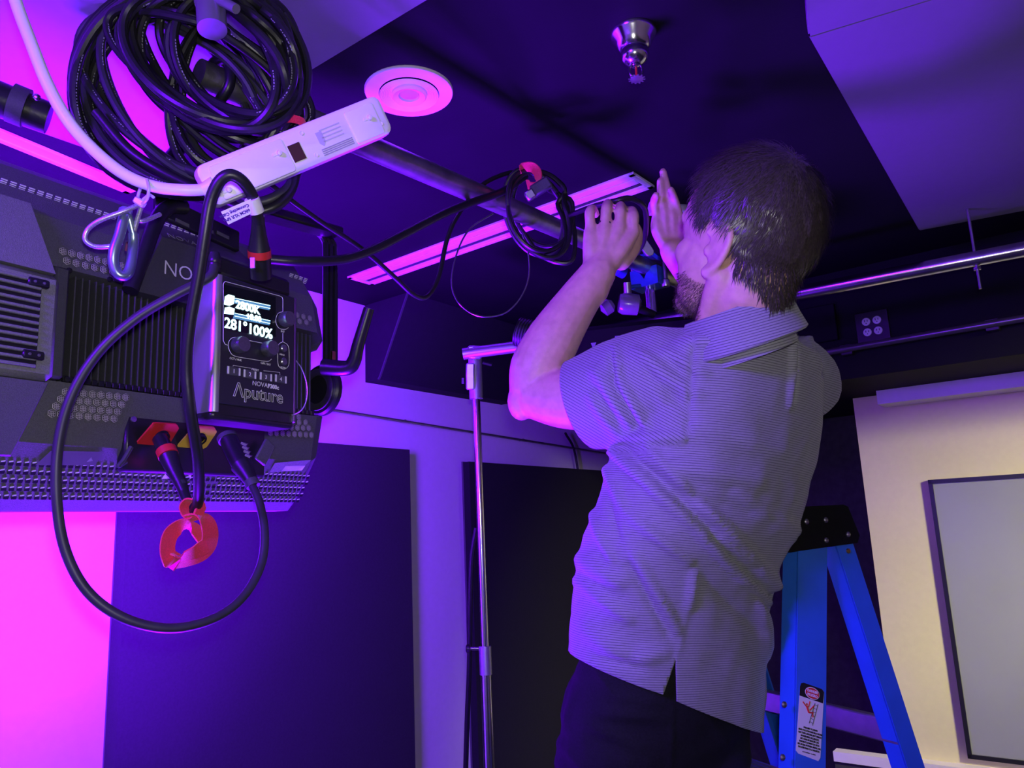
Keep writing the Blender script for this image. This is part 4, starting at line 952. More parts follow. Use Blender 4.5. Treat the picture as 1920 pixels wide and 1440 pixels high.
# ================================================================== stepladder
LX = V((.90, .436, 0)).normalized(); LY = V((-.436, .90, 0)).normalized()
lt = C(1508, 1032, 1.40)                                  # top of the near front rail, below the cap
ld = thing('stepladder', V((lt.x, lt.y, 0)), 'blue fibreglass stepladder with a black top cap behind the man', 'ladder')
# directions of the near rails, measured on the ladder's side plane
SNn = -LY
def lp(px, py, o=0): return onp(px, py, lt + SNn * o, SNn)
fr_t, fr_b = lp(1523, 1030), lp(1518, 1440); fd = (fr_b - fr_t).normalized()
rr_t, rr_b = lp(1583, 1022), lp(1716, 1438); rd = (rr_b - rr_t).normalized()
def to_floor(p, d): return p + d * ((0.0 - p.z) / d.z)
def rail(top, d, wide, label=None, flange=1):
    bot = to_floor(top, d); side = SNn.cross(d).normalized(); side = side if side.dot(CR) > 0 else -side
    L = (bot - top).length; c = (top + bot) / 2; return c, side, L
WID = .38
def channel(top, d, half, far, nm, web_out):
    c, side, L = rail(top, d, half); m = MB(); o = LY * far
    m.box(c + o, side, d, SNn, half, L / 2, .002)
    for s in (-1, 1): m.box(c + o + side * s * (half - .002) - SNn * web_out * .018, side, d, SNn, .002, L / 2, .018)
    return obj(nm, m, M_LADDER, ld, smooth=False)
channel(fr_t + fd * -.02, fd, .0350, 0, 'front_rail', 1); channel(fr_t + fd * -.02, fd, .0350, WID, 'front_rail', -1)
channel(rr_t + rd * -.02, rd, .021, .0, 'rear_rail', 1); channel(rr_t + rd * -.02, rd, .021, WID, 'rear_rail', -1)
# cap
capq = [lp(1478, 1036, .006), lp(1608, 1018, .006), lp(1612, 1004, .006), lp(1590, 950, .006), lp(1582, 946, .006), lp(1486, 951, .006), lp(1480, 960, .006)]
obj('top_cap', MB().prism(capq, LY * (WID + .03)), mat('black_cap_plastic', (0.006, 0.006, 0.007), 0.65, bump=0.2, bscale=600, spec=0.15), ld, smooth=False)
for px, py in ((1512, 978), (1548, 975), (1549, 1013), (1590, 1002)):
    obj('rivet', MB().lathe(lp(px, py, .006), SNn, [(.0052, 0), (.005, .0015), (.003, .0032), (.0004, .0036)], 14), M_ALU, ld)
for px, py in ((1590, 1033),):
    obj('rivet', MB().lathe(lp(px, py, .003), SNn, [(.005, 0), (.0045, .002), (.0004, .003)], 12), M_BRASS, ld)
for px, py in ((1470, 1321), (1467, 1420)):
    obj('rivet', MB().lathe(lp(px, py, .010), SNn, [(.0055, 0), (.005, .002), (.003, .0034), (.0004, .004)], 14), M_ALU, ld)
# treads between the front rails
M_TREAD = mat('ribbed_aluminium_tread', (0.45, 0.45, 0.47), 0.4, 0.9, var=0.1)
ft0 = fr_t
STEPS = [.30, .60, .90, 1.20]
STEP_C = {}
for z in STEPS:
    p = fr_t + fd * ((z - fr_t.z) / fd.z); c = p + LY * (WID / 2) ; STEP_C[z] = c
    tr = obj('tread', MB().box(c - ZU * .012, LX, LY, ZU, .042, WID / 2 - .004, .012, .002), M_TREAD, ld)
    m = MB()
    for k in range(6): m.box(c + LX * (-.034 + k * .0136) + ZU * .0008, LX, LY, ZU, .003, WID / 2 - .006, .0008)
    obj('tread_ribs', m, M_TREAD, tr)
# rear horizontals
for py_, nm in ((1374, 'rear_bar'),):
    p = lp(1690, py_); c = p + LY * (WID / 2); obj(nm, MB().box(c, LX, LY, ZU, .010, WID / 2, .022, .003), M_TREAD, ld)
for dz in (-.36, -.72):
    p = rr_t + rd * ((lp(1690, 1362).z + dz - rr_t.z) / rd.z); obj('rear_bar', MB().box(p + LY * WID / 2, LX, LY, ZU, .006, WID / 2, .014, .002), M_TREAD, ld)
obj('brace', MB().tube([lp(1668, 1372, -.05), lp(1712, 1432, -.006)], .008, 8), M_TREAD, ld)
# spreader arms
zs = .95
for far in (.004, WID - .004):
    a = fr_t + fd * ((zs - fr_t.z) / fd.z) + LY * far; b = rr_t + rd * ((zs - rr_t.z) / rd.z) + LY * far
    obj('spreader', MB().tube([a, (a + b) / 2 - ZU * .004, b], .0055, 8), M_ALU, ld)
for top, d, hw in ((fr_t, fd, .045), (rr_t, rd, .028)):
    for far in (0, WID):
        p = to_floor(top, d) + LY * far; obj('foot', MB().box(p + ZU * .014, LX, LY, ZU, hw, .016, .014, .004), M_BLACK, ld)
# warning label on the near rail
lx_ = (lp(1544, 1299) - lp(1500, 1285)).normalized(); lyv = (lp(1500, 1285) - lp(1492, 1411)).normalized()
def lab(px, py, o=.0026): return lp(px, py, o)
lq = [(1500, 1287), (1502, 1281), (1507, 1280), (1541, 1292), (1545, 1298), (1538, 1421), (1534, 1427), (1497, 1413), (1492, 1407)]
lb = obj('warning_label', MB().prism([lab(x, y) for x, y in lq], SNn * .0003), mat('label_paper', (0.74, 0.74, 0.76), 0.5, var=0.01), ld, smooth=False)
obj('label_header', MB().prism([lab(x, y, .003) for x, y in ((1499, 1304), (1500, 1287), (1502, 1281), (1507, 1280), (1541, 1292), (1545, 1298), (1543, 1319))], SNn * .0002), M_BLACK, lb, smooth=False)
ce = lab(1523, 1300, .0033)
def oval3(c, a, b, n=28): return [c + lx_ * (a * cos(2 * pi * k / n)) + lyv * (b * sin(2 * pi * k / n)) for k in range(n)]
obj('danger_oval', MB().prism(oval3(ce, .0172, .0098), SNn * .0002), M_PRINT, lb, smooth=False)
obj('danger_oval', MB().prism(oval3(ce + SNn * .0003, .0160, .0086), SNn * .0002), M_RED, lb, smooth=False)
text('label_lettering', 'DANGER', .0062, ce + lyv * .0010 + SNn * .0006, lx_, lyv, M_PRINT, lb, 'CENTER', bold=.0002)
text('label_lettering', 'PELIGRO', .0062, ce - lyv * .0054 + SNn * .0006, lx_, lyv, M_PRINT, lb, 'CENTER', bold=.0002)
M_INKB = mat('black_ink', (0.012, 0.012, 0.014), 0.6)
for k, s in enumerate(('FAILURE TO READ', 'AND FOLLOW INSTRUCTIONS', 'ON THIS LADDER MAY RESULT', 'IN INJURIES OR DEATH.')):
    text('label_lettering', s, .0040, lab(1520, 1364.5, .0032) - lyv * (.0036 + k * .0046), lx_, lyv, M_INKB, lb, 'CENTER', bold=.00016)
obj('label_rule', MB().tube([lab(1500, 1378, .0032), lab(1536, 1391, .0032)], .0002, 4), M_INKB, lb)
for k, s in enumerate(('NO LEER NI SEGUIR LAS', 'INSTRUCCIONES DE ESTA', 'ESCALERA PODRIA RESULTAR', 'EN LESIONES O LA MUERTE.')):
    text('label_lettering', s, .0040, lab(1518, 1386, .0032) - lyv * (.0034 + k * .0046), lx_, lyv, M_INKB, lb, 'CENTER', bold=.00016)
text('label_lettering', 'ALS PER 10048A1Z   Rev 07/2021', .0022, lab(1517, 1413, .0032) - lyv * .0002, lx_, lyv, M_INKB, lb, 'CENTER')
# pictogram: red falling figure and a small ladder
def pg(x, y, o=.0033): return lab(1440 + x / 7.2, 1240 + y / 7.2, o)
def bar(a, b, r, m, nm): return obj(nm, MB().tube([pg(*a), pg(*b)], r, 5), m, lb)
for a, b, r in (((470, 545), (540, 640), .0011), ((565, 540), (545, 620), .0010), ((520, 600), (550, 690), .0019), ((550, 690), (610, 695), .0013), ((565, 660), (620, 600), .0012), ((600, 700), (605, 755), .0011)):
    bar(a, b, r, M_RED, 'falling_figure')
obj('falling_figure', MB().prism([p for p in oval3(pg(524, 578, .0033), .0018, .0018, 14)], SNn * .0002), M_RED, lb)
for a, b, r in (((635, 565), (555, 835), .0005), ((675, 580), (600, 865), .0005)): bar(a, b, r, M_INKB, 'ladder_mark')
for k in range(6):
    f = k / 6 + .08; bar((635 - 80 * f, 565 + 270 * f), (675 - 75 * f, 580 + 285 * f), .0004, M_INKB, 'ladder_mark')

# ================================================================== the man on the ladder
def skin_mat():
    m = mat('skin', (0.60, 0.36, 0.28), 0.5, var=0.10, scale=60, bump=0.12, bscale=900, sss=0.15); return m
M_SKIN = skin_mat()
M_HAIR = mat('dark_brown_hair', (0.055, 0.042, 0.040), 0.36, var=0.5, scale=300, spec=0.6)
M_BEARD = mat('brown_beard_hair', (0.05, 0.026, 0.018), 0.5, var=0.4, scale=300)
M_PANTS = mat('black_denim', (0.009, 0.009, 0.012), 0.85, var=0.25, scale=300, bump=0.35, bscale=700, spec=0.2)
HF0 = V((-.62, .785, 0)).normalized(); HL = V((-HF0.y, HF0.x, 0)); HF = (HF0 * cos(R_(20)) + ZU * sin(R_(20))).normalized(); HU = HF.cross(HL)
HC = C(1394, 441, 1.2); HS = 1.06
def HP(f, l, u): return HC + (HF * f + HL * l + HU * u) * HS
def caps(mb, pts, seg=14):
    """smooth limb through (point, radius) with round ends"""
    P = [V(p) for p, r in pts]; S = cr(P, 5); n = len(S)
    def rad(t):
        x = t * (len(pts) - 1); i = min(int(x), len(pts) - 2); f = x - i; return pts[i][1] * (1 - f) + pts[i + 1][1] * f
    mb.tube(S, rad, seg)
    for p, r in (pts[0], pts[-1]): mb.ell(p, V((1, 0, 0)), V((0, 1, 0)), ZU, r * .98, r * .98, r * .98, 12, 8)
    return mb
def remesh(mb, voxel, smooth_it, name):
    me = bpy.data.meshes.new(name); me.from_pydata([tuple(v) for v in mb.v], [], mb.f); me.update()
    bm = bmesh.new(); bm.from_mesh(me); bmesh.ops.recalc_face_normals(bm, faces=bm.faces); bm.to_mesh(me); bm.free()
    o = bpy.data.objects.new(name, me); COL.objects.link(o)
    r = o.modifiers.new('r', 'REMESH'); r.mode = 'VOXEL'; r.voxel_size = voxel
    s = o.modifiers.new('s', 'SMOOTH'); s.factor = .5; s.iterations = smooth_it
    dg = bpy.context.evaluated_depsgraph_get(); out = bpy.data.meshes.new_from_object(o.evaluated_get(dg))
    COL.objects.unlink(o); bpy.data.objects.remove(o); return out
def finish(name, me, m, parent, smooth=True):
    og = ORG[parent.name]
    for v in me.vertices: v.co = v.co - og
    for p in me.polygons: p.use_smooth = smooth
    me.materials.clear(); me.materials.append(m); o = bpy.data.objects.new(name, me); link(o, parent); ORG[o.name] = og; return o

stepc = STEP_C[.60]
person = thing('person', V((stepc.x, stepc.y, .60)), 'man in a grey short-sleeved shirt on the ladder, arms raised to the pipe', 'person')
# ---- skin: head, neck, arms, hands as one surface
sk = MB()
sk.ell(HP(-.004, 0, .018), HF, HL, HU, 0.1100, 0.0817, 0.1040, 24, 16)                # cranium
sk.ell(HP(.034, 0, -.045), HF, HL, HU, 0.0616, 0.0695, 0.0764, 20, 14)                # face
sk.ell(HP(.040, 0, -.086), HF, HL, HU, 0.0531, 0.0552, 0.0425, 18, 12)                # jaw
sk.ell(HP(.074, 0, -.106), HF, HL, HU, 0.0234, 0.0297, 0.0212, 14, 10)                # chin
sk.ell(HP(.072, 0, .018), HF, HL, HU, 0.0255, 0.0584, 0.0234, 14, 10)                 # brow
for s in (-1, 1): sk.ell(HP(.056, s * .042, -.036), HF, HL, HU, 0.0276, 0.0234, 0.0255, 12, 8)   # cheeks
caps(sk, [(HP(.092, 0, .006), .007), (HP(.100, 0, -.020), .010), (HP(.105, 0, -.036), .012)])   # nose
for s in (-1, 1): sk.ell(HP(.098, s * .010, -.040), HF, HL, HU, 0.0117, 0.0096, 0.0085, 10, 8)
for z in (-.064, -.074): caps(sk, [(HP(.076, -.022, z), .005), (HP(.092, 0, z), .0075), (HP(.076, .022, z), .005)])   # lips
# neck
NB = C(1392, 660, 1.262)
caps(sk, [(HP(-.035, 0, -.03), .066), (HP(-.026, 0, -.080), .066), (C(1390, 596, 1.218), .062), (NB, .050)], 20)
caps(sk, [(HP(-.02, .055, -.07), .022), (C(1328, 610, 1.20), .022)])           # neck muscle
# ears
for s in (1, -1):
    e0 = HP(-.010, s * .076, -.032); ex_ = (HF * -.97 + HL * s * .16).normalized()
    loop = [e0 + HF * 0.0120 + HU * 0.0192, e0 + HU * 0.0360 + ex_ * 0.0072, e0 + HU * 0.0336 + ex_ * 0.0264, e0 + HU * 0.0120 + ex_ * 0.0348, e0 - HU * 0.0120 + ex_ * 0.0276, e0 - HU * 0.0312 + ex_ * 0.0120, e0 - HU * 0.0384 + HF * 0.0072]
    sk.tube(cr(loop, 5), lambda t: 0.0062 + 0.0019 * (t > .85), 8)
    sk.tube(cr([e0 + HU * 0.0216 + ex_ * 0.0120, e0 + HU * 0.0072 + ex_ * 0.0216, e0 - HU * 0.0120 + ex_ * 0.0168, e0 - HU * 0.0216 + ex_ * 0.0048], 5), 0.0050, 8)
    sk.ell(e0 + ex_ * 0.0120 + HU * .0, ex_, HU, ex_.cross(HU).normalized(), 0.0216, 0.0324, 0.0050, 14, 10)
    sk.ell(e0 - HU * 0.0360 + HF * 0.0036 + ex_ * 0.0036, ex_, HU, ex_.cross(HU).normalized(), 0.0108, 0.0120, 0.0066, 10, 8)
    sk.ell(e0 + HF * 0.0072 - HU * 0.0048, HF, HU, HL, 0.0072, 0.0096, 0.0072, 8, 6)
# left arm
SHL = C(1250, 722, 1.262)
EL = C(1002, 738, 1.385)
WR = C(1122, 512, 1.42)
caps(sk, [(C(1330, 705, 1.30), .05), (SHL, .058), (C(1130, 745, 1.31), .056), (C(1060, 748, 1.35), .053), (EL, .046)], 20)
caps(sk, [(EL, .046), (C(1010, 690, 1.388), .052), (C(1038, 635, 1.395), .049), (C(1080, 570, 1.41), .040), (WR, .0335)], 20)
sk.ell(C(978, 752, 1.390), CR, CU, CF, .026, .036, .034)
# hand (left, back towards the camera): palm plus five fingers
kn_ = [(1107, 436, 1.432), (1134, 426, 1.430), (1161, 427, 1.430), (1187, 436, 1.434)]
for i, (x, y, d) in enumerate(kn_):
    caps(sk, [(C(1112 + i * 9, 500, 1.425), .019), (C((1112 + i * 9 + x) / 2 + (0, 1, 1, 2)[i], 466, 1.426), .0175), (C(x, y, d), .0135)], 12)
sk.ell(C(1140, 470, 1.436), CR, CU, CF, .036, .038, .015)
caps(sk, [(C(1106, 545, 1.415), .0345), (C(1122, 508, 1.424), .0325), (C(1136, 478, 1.436), .0265), (C(1143, 455, 1.440), .022)], 16)
FIN = [((1107, 436, 1.432), (1106, 399, 1.436), (1111, 392, 1.462), (1117, 402, 1.478), .0098),
       ((1134, 428, 1.430), (1137, 392, 1.434), (1140, 382, 1.466), (1142, 392, 1.486), .0104),
       ((1161, 429, 1.430), (1163, 396, 1.436), (1164, 386, 1.468), (1164, 396, 1.488), .0102),
       ((1186, 438, 1.434), (1187, 406, 1.438), (1184, 396, 1.466), (1178, 402, 1.486), .0112)]
for a, b, c_, d_, r in FIN:
    caps(sk, [(C(*a), r * 1.12), (C((a[0] + b[0]) / 2, (a[1] + b[1]) / 2, (a[2] + b[2]) / 2 - .002), r), (C(*b), r * 1.06), (C(*c_), r * .92), (C(*d_), r * .80)], 12)
caps(sk, [(C(1165, 490, 1.44), .018), (C(1186, 466, 1.456), .0150), (C(1194, 436, 1.478), .0118), (C(1180, 412, 1.494), .0095)], 12)   # thumb
# right arm, beyond the head
ER = C(1392, 625, 1.70); WRR = C(1262, 470, 1.74)
caps(sk, [(C(1470, 725, 1.40), .045), (C(1492, 712, 1.45), .048), (C(1450, 670, 1.58), .046), (ER, .044)], 18)
caps(sk, [(ER, .044), (C(1340, 565, 1.72), .046), (C(1296, 510, 1.735), .038), (WRR, .031)], 18)
kr = [(1232, 408, 1.742), (1246, 402, 1.738), (1260, 402, 1.738), (1274, 408, 1.742)]
for i, (x, y, d) in enumerate(kr): caps(sk, [(C(1250 + i * 7, 462, 1.742), .017), (C(x + 1, 432, 1.742), .0155), (C(x, y, d), .0130)], 10)
FR = [((1232, 408, 1.742), (1226, 380, 1.73), (1230, 366, 1.70), .0095), ((1246, 402, 1.738), (1240, 366, 1.732), (1238, 340, 1.725), .0100),
      ((1260, 402, 1.738), (1252, 360, 1.734), (1243, 322, 1.728), .0102), ((1274, 408, 1.742), (1266, 378, 1.73), (1258, 356, 1.708), .0096)]
for a, b, c_, r in FR: caps(sk, [(C(*a), r * 1.1), (C(*b), r), (C(*c_), r * .85)], 10)
caps(sk, [(C(1278, 460, 1.735), .016), (C(1292, 432, 1.715), .0125), (C(1286, 408, 1.695), .0095)], 10)
# hidden trunk joining the limbs
caps(sk, [(C(1400, 700, 1.34), .06), (C(1330, 900, 1.36), .09), (C(1270, 1150, 1.38), .09)], 16)
caps(sk, [(SHL, .05), (C(1400, 705, 1.34), .055), (C(1490, 715, 1.43), .045)], 16)
bme = remesh(sk, .0032, 4, 'body')
bvh = None
from mathutils.bvhtree import BVHTree
bvh = BVHTree.FromPolygons([v.co.copy() for v in bme.vertices], [tuple(p.vertices) for p in bme.polygons])
beard_roots = []; nape_roots = []
for v in bme.vertices:
    q = v.co - HC; f, l, u = q.dot(HF), q.dot(HL), q.dot(HU)
    if -.16 < f < -.045 and -.135 < u < -.03 and abs(l) < .075 and u > -.125 + .9 * abs(l): nape_roots.append((v.co.copy(), v.normal.copy()))
    if -.165 < u < -.05 and .004 < f < .13 and abs(l) < .085:
        jaw = -.070 - .35 * max(0, .055 - f)                       # cheek line
        if u < jaw + .010 * noise.noise(v.co * 90) and (f - .02) * .9 > (-.165 - u) * 0.9 - .01 and u > -.138 - .10 * (0.05 - f if f < .05 else 0): beard_roots.append((v.co.copy(), v.normal.copy()))
body = finish('body', bme, M_SKIN, person)
for s in (-1, 1):
    ec = HP(.070, s * .031, -.004)
    obj('eye', MB().ell(ec, HF, HL, HU, .0125, .0125, .0125, 14, 10), mat('eye_white', (0.75, 0.72, 0.70), 0.15, var=0.02), person)
# fingernails are on the far side of the left hand; ring on the ring finger
ra, rb = C(1134.5, 422, 1.4315), C(1135.3, 417, 1.432)
obj('ring', MB().tube([ra, rb], .0121, 24, cap=False), mat('dark_metal_ring', (0.22, 0.20, 0.28), 0.25, 0.9), person)

# ---- shirt
FACE = V((-.6, .8, 0)); SIDE = V((.8, .6, 0))
ROWS = [(628, 1300, 1488, 1.232), (640, 1284, 1498, 1.243), (652, 1255, 1515, 1.262), (672, 1226, 1534, 1.285), (692, 1212, 1545, 1.298), (720, 1200, 1551, 1.31), (790, 1176, 1547, 1.32), (860, 1152, 1535, 1.33), (930, 1128, 1520, 1.335), (1000, 1102, 1498, 1.34), (1060, 1090, 1470, 1.345), (1120, 1081, 1449, 1.35), (1180, 1076, 1441, 1.355), (1250, 1074, 1440, 1.36), (1330, 1078, 1436, 1.365), (1420, 1082, 1432, 1.37), (1500, 1086, 1428, 1.37)]
def torso_ring(py, xl, xr, d, n=40, grow=0.0, lean=.10):
    c = C((xl + xr) / 2, py, d); hw = (xr - xl) / 2 * d / FPX + grow
    k = hw / .183; A, B = .21 * k, .130 * k
    out = []
    for i in range(n):
        a = 2 * pi * i / n; ca, sa = cos(a), sin(a); e = 2.0 / 2.35
        x = A * (abs(ca) ** e) * (1 if ca >= 0 else -1); y = B * (abs(sa) ** e) * (1 if sa >= 0 else -1)
        p = SIDE * x + FACE * y
        out.append(c + p - ZU * (lean * p.dot(CR)) * 0.35)
    return out
sh = MB(); sh.loft([torso_ring(*r) for r in ROWS])
# left sleeve
def flat_tube(mb, pts, seg=24):
    P = [p for p, a, b in pts]; R = []
    for i, (p, a, b) in enumerate(pts):
        t = (P[min(i + 1, len(P) - 1)] - P[max(i - 1, 0)]).normalized(); upv = (CU - t * CU.dot(t)).normalized(); sv = t.cross(upv)
        R.append([p + upv * a * cos(2 * pi * k / seg) + sv * b * sin(2 * pi * k / seg) for k in range(seg)])
    return mb.loft(R)
flat_tube(sh, [(C(1390, 730, 1.28), .080, .08), (C(1310, 722, 1.262), .092, .088), (C(1240, 722, 1.262), .096, .088), (C(1185, 732, 1.28), .094, .082), (C(1130, 746, 1.305), .085, .074), (C(1092, 757, 1.325), .0775, .068), (C(1040, 768, 1.355), .074, .064), (C(1000, 775, 1.37), .07, .06)])
sh.ell(C(1262, 668, 1.262), CR, CU, CF, .062, .042, .06)                      # bunched cloth on the shoulder
sh.ell(C(1232, 640, 1.285), CR, CU, CF, .034, .018, .03)
# right sleeve
flat_tube(sh, [(C(1440, 730, 1.38), .075, .08), (C(1490, 716, 1.43), .078, .08), (C(1470, 690, 1.52), .068, .066), (C(1440, 668, 1.60), .062, .06)])
sme = remesh(sh, .0062, 5, 'shirt')
bm = bmesh.new(); bm.from_mesh(sme)
# fold ridges and valleys, as lines in the photograph: (x0,y0,x1,y1, half width px, height m)
FOLDS = [(1150, 845, 1300, 985, 9, .010), (1300, 985, 1440, 1135, 9, .010), (1172, 838, 1330, 990, 8, -.007), (1215, 838, 1300, 930, 8, .008), (1300, 930, 1450, 1085, 10, .007), (1330, 1005, 1445, 1120, 7, -.008),
    (1140, 880, 1175, 960, 8, .007), (1175, 960, 1290, 1050, 9, .006), (1130, 910, 1160, 1010, 7, -.005), (1110, 960, 1150, 1050, 8, .006), (1090, 1050, 1160, 1090, 14, .008), (1085, 1090, 1180, 1160, 10, .006), (1190, 1040, 1270, 1180, 9, .006), (1180, 1060, 1255, 1190, 8, -.005),
    (1420, 1060, 1450, 1095, 9, .012), (1400, 1095, 1448, 1150, 8, -.008), (1350, 1010, 1440, 1075, 7, .006), (1300, 1075, 1290, 1140, 8, .005), (1290, 1140, 1266, 1236, 5, .0012), (1320, 1090, 1420, 1180, 10, -.005), (1420, 1110, 1440, 1230, 9, .008),
    (1100, 1180, 1180, 1235, 16, .006), (1180, 1235, 1240, 1225, 14, .005), (1120, 1230, 1200, 1250, 9, -.004),
    (1195, 660, 1235, 690, 9, .006), (1152, 652, 1165, 720, 6, .006), (1165, 720, 1215, 800, 8, .008), (1148, 660, 1150, 720, 6, -.006), (1150, 720, 1195, 800, 7, -.006), (1120, 700, 1180, 790, 12, .006), (1110, 745, 1160, 815, 10, .005), (1250, 660, 1320, 700, 9, .006), (1230, 690, 1310, 740, 8, .005), (1215, 700, 1300, 780, 8, -.004),
    (1290, 820, 1160, 822, 9, .006), (1300, 640, 1410, 640, 8, .004), (1340, 620, 1440, 650, 8, .005), (1330, 605, 1460, 632, 6, -.004), (1490, 590, 1478, 760, 5, .005), (1497, 590, 1487, 760, 4, -.005), (1500, 595, 1535, 690, 7, .006), (1510, 600, 1545, 700, 6, -.004), (1300, 640, 1290, 830, 4, -.004),
    (1200, 860, 1420, 905, 16, .005), (1180, 900, 1400, 960, 14, -.004), (1310, 800, 1500, 860, 20, .004), (1440, 960, 1500, 1000, 10, .005), (1380, 920, 1490, 1010, 12, .004)]
def fold_at(px, py):
    hp = hn = 0
    for x0, y0, x1, y1, w, a in FOLDS:
        dx, dy = x1 - x0, y1 - y0; L2 = dx * dx + dy * dy; t = ((px - x0) * dx + (py - y0) * dy) / L2
        tt = max(0, min(1, t)); d2 = (px - x0 - dx * tt) ** 2 + (py - y0 - dy * tt) ** 2
        if d2 < 9 * w * w:
            e = a * math.exp(-d2 / (w * w)) * (0.35 + 0.65 * sin(pi * min(1, max(0, tt * .8 + .1)))); hp = max(hp, e); hn = min(hn, e)
    return hp + hn
bm.normal_update()
moves = []
for v in bm.verts:
    px, py, d = proj(v.co); near = v.normal.dot(v.co - EYE) < 0
    h = max(-.010, min(.012, fold_at(px, py) * 1.9)) if near else .004 * noise.noise(v.co * 14)
    h += .0022 * noise.noise(v.co * 22) + .003 * noise.noise(V((v.co.x * 9, v.co.y * 9, v.co.z * 14 + v.co.x * 10)))
    moves.append((v, v.normal * h))
for v, m_ in moves: v.co += m_
def cut(px0, py0, px1, py1, d, keep_up, sel=None, depth_dir=None):
    a, b = C(px0, py0, d), C(px1, py1, d); nrm = (b - a).cross(depth_dir or V((0, 1, 0))).normalized()
    if (nrm.dot(CU) < 0) == keep_up: nrm = -nrm
    fs = [f for f in bm.faces if sel is None or sel(f.calc_center_median())]
    g = list({v for f in fs for v in f.verts}) + list({e for f in fs for e in f.edges}) + fs
    bmesh.ops.bisect_plane(bm, geom=g, plane_co=a, plane_no=nrm)
    dele = [f for f in bm.faces if (f.calc_center_median() - a).dot(nrm) < -1e-6 and (sel is None or sel(f.calc_center_median()))]
    bmesh.ops.delete(bm, geom=dele, context='FACES')
# cuff of the left sleeve, hem in two panels
selc = lambda p: (lambda q: q[0] < 1180 and q[1] < 880)(proj(p))
cax = (C(1040, 768, 1.355) - C(1185, 732, 1.28)).normalized()
fs = [f for f in bm.faces if selc(f.calc_center_median())]
g = list({v for f in fs for v in f.verts}) + list({e for f in fs for e in f.edges}) + fs
cpt = C(1092, 757, 1.325); cno = (cax + CU * -.10).normalized()
bmesh.ops.bisect_plane(bm, geom=g, plane_co=cpt, plane_no=cno)
bmesh.ops.delete(bm, geom=[f for f in bm.faces if selc(f.calc_center_median()) and (f.calc_center_median() - cpt).dot(cno) > 1e-6], context='FACES')
hemL, hemM1, hemM2, hemR = (1068, 1222), (1246, 1288), (1266, 1302), (1418, 1377)
cut(*hemL, *hemM1, 1.30, True, lambda p: proj(p)[0] < 1256 and proj(p)[1] > 1100)
cut(*hemM2, *hemR, 1.30, True, lambda p: proj(p)[0] >= 1256 and proj(p)[1] > 1100)
# collar end opening: drop the top cap inside the collar
bmesh.ops.delete(bm, geom=[f for f in bm.faces if proj(f.calc_center_median())[1] < 585 and proj(f.calc_center_median())[0] > 1300 and f.normal.dot(ZU) > .75], context='FACES')
# side slit
for (xa, ya, xb, yb) in ((1266, 1236, 1243, 1300), (1266, 1236, 1268, 1310)):
    a, b = C(xa, ya, 1.2), C(xb, yb, 1.2); nrm = (b - a).cross(a - EYE).normalized()
    fs = [f for f in bm.faces if f.normal.dot(f.calc_center_median() - EYE) < 0 and 1225 < proj(f.calc_center_median())[0] < 1290 and proj(f.calc_center_median())[1] > 1215]
    g = list({v for f in fs for v in f.verts}) + list({e for f in fs for e in f.edges}) + fs
    bmesh.ops.bisect_plane(bm, geom=g, plane_co=a, plane_no=nrm)
def in_slit(p):
    x, y, d = proj(p)
    if y < 1236 or y > 1320: return False
    t = (y - 1236) / 64; return 1266 - 23 * t < x < 1266 + 2 * t
bmesh.ops.delete(bm, geom=[f for f in bm.faces if f.normal.dot(f.calc_center_median() - EYE) < 0 and in_slit(f.calc_center_median())], context='FACES')
bmesh.ops.delete(bm, geom=[v for v in bm.verts if not v.link_faces], context='VERTS')
bm.to_mesh(sme); bm.free()
def is_sleeve(px, py, d):
    edge = 1300 - 12 * (py - 640) / 190 if py < 830 else 1290 - (py - 830) * 3
    return px < edge and py < 852 - max(0, (px - 1180)) * .22
at = sme.attributes.new('stripe', 'FLOAT', 'POINT')
sdirs = (CR * -.50 + CU * -.866)
for i, v in enumerate(sme.vertices):
    px, py, d = proj(v.co)
    if is_sleeve(px, py, d):
        w_ = max(0, min(1, (px - 1100) / 110)); dr = (sdirs * w_ + CR * -1.0 * (1 - w_)).normalized() if False else sdirs
        at.data[i].value = v.co.dot(dr) / .0043
    else: at.data[i].value = (v.co.z + .10 * v.co.dot(CR)) / .0038
shirt_m = mat('grey_striped_shirt_cloth', (0.27, 0.27, 0.30), 0.85, var=0.07, scale=220, bump=0.2, bscale=900, sheen=0.2)
nt = shirt_m.node_tree; bs = nt.nodes['Principled BSDF']; an = nt.nodes.new('ShaderNodeAttribute'); an.attribute_name = 'stripe'
fr_ = nt.nodes.new('ShaderNodeMath'); fr_.operation = 'FRACT'; nt.links.new(an.outputs['Fac'], fr_.inputs[0])
gt = nt.nodes.new('ShaderNodeMapRange'); gt.inputs['From Min'].default_value = 0.66; gt.inputs['From Max'].default_value = 0.78; nt.links.new(fr_.outputs[0], gt.inputs['Value'])
mx = nt.nodes.new('ShaderNodeMixRGB'); lk = bs.inputs['Base Color'].links[0]; src = lk.from_socket; mx.inputs[2].default_value = (0.095, 0.095, 0.115, 1)
nt.links.new(gt.outputs['Result'], mx.inputs[0]); nt.links.new(src, mx.inputs[1]); nt.links.new(mx.outputs[0], bs.inputs['Base Color'])
shirt = finish('shirt', sme, shirt_m, person)
sm = shirt.modifiers.new('thickness', 'SOLIDIFY'); sm.thickness = .0022; sm.offset = 1
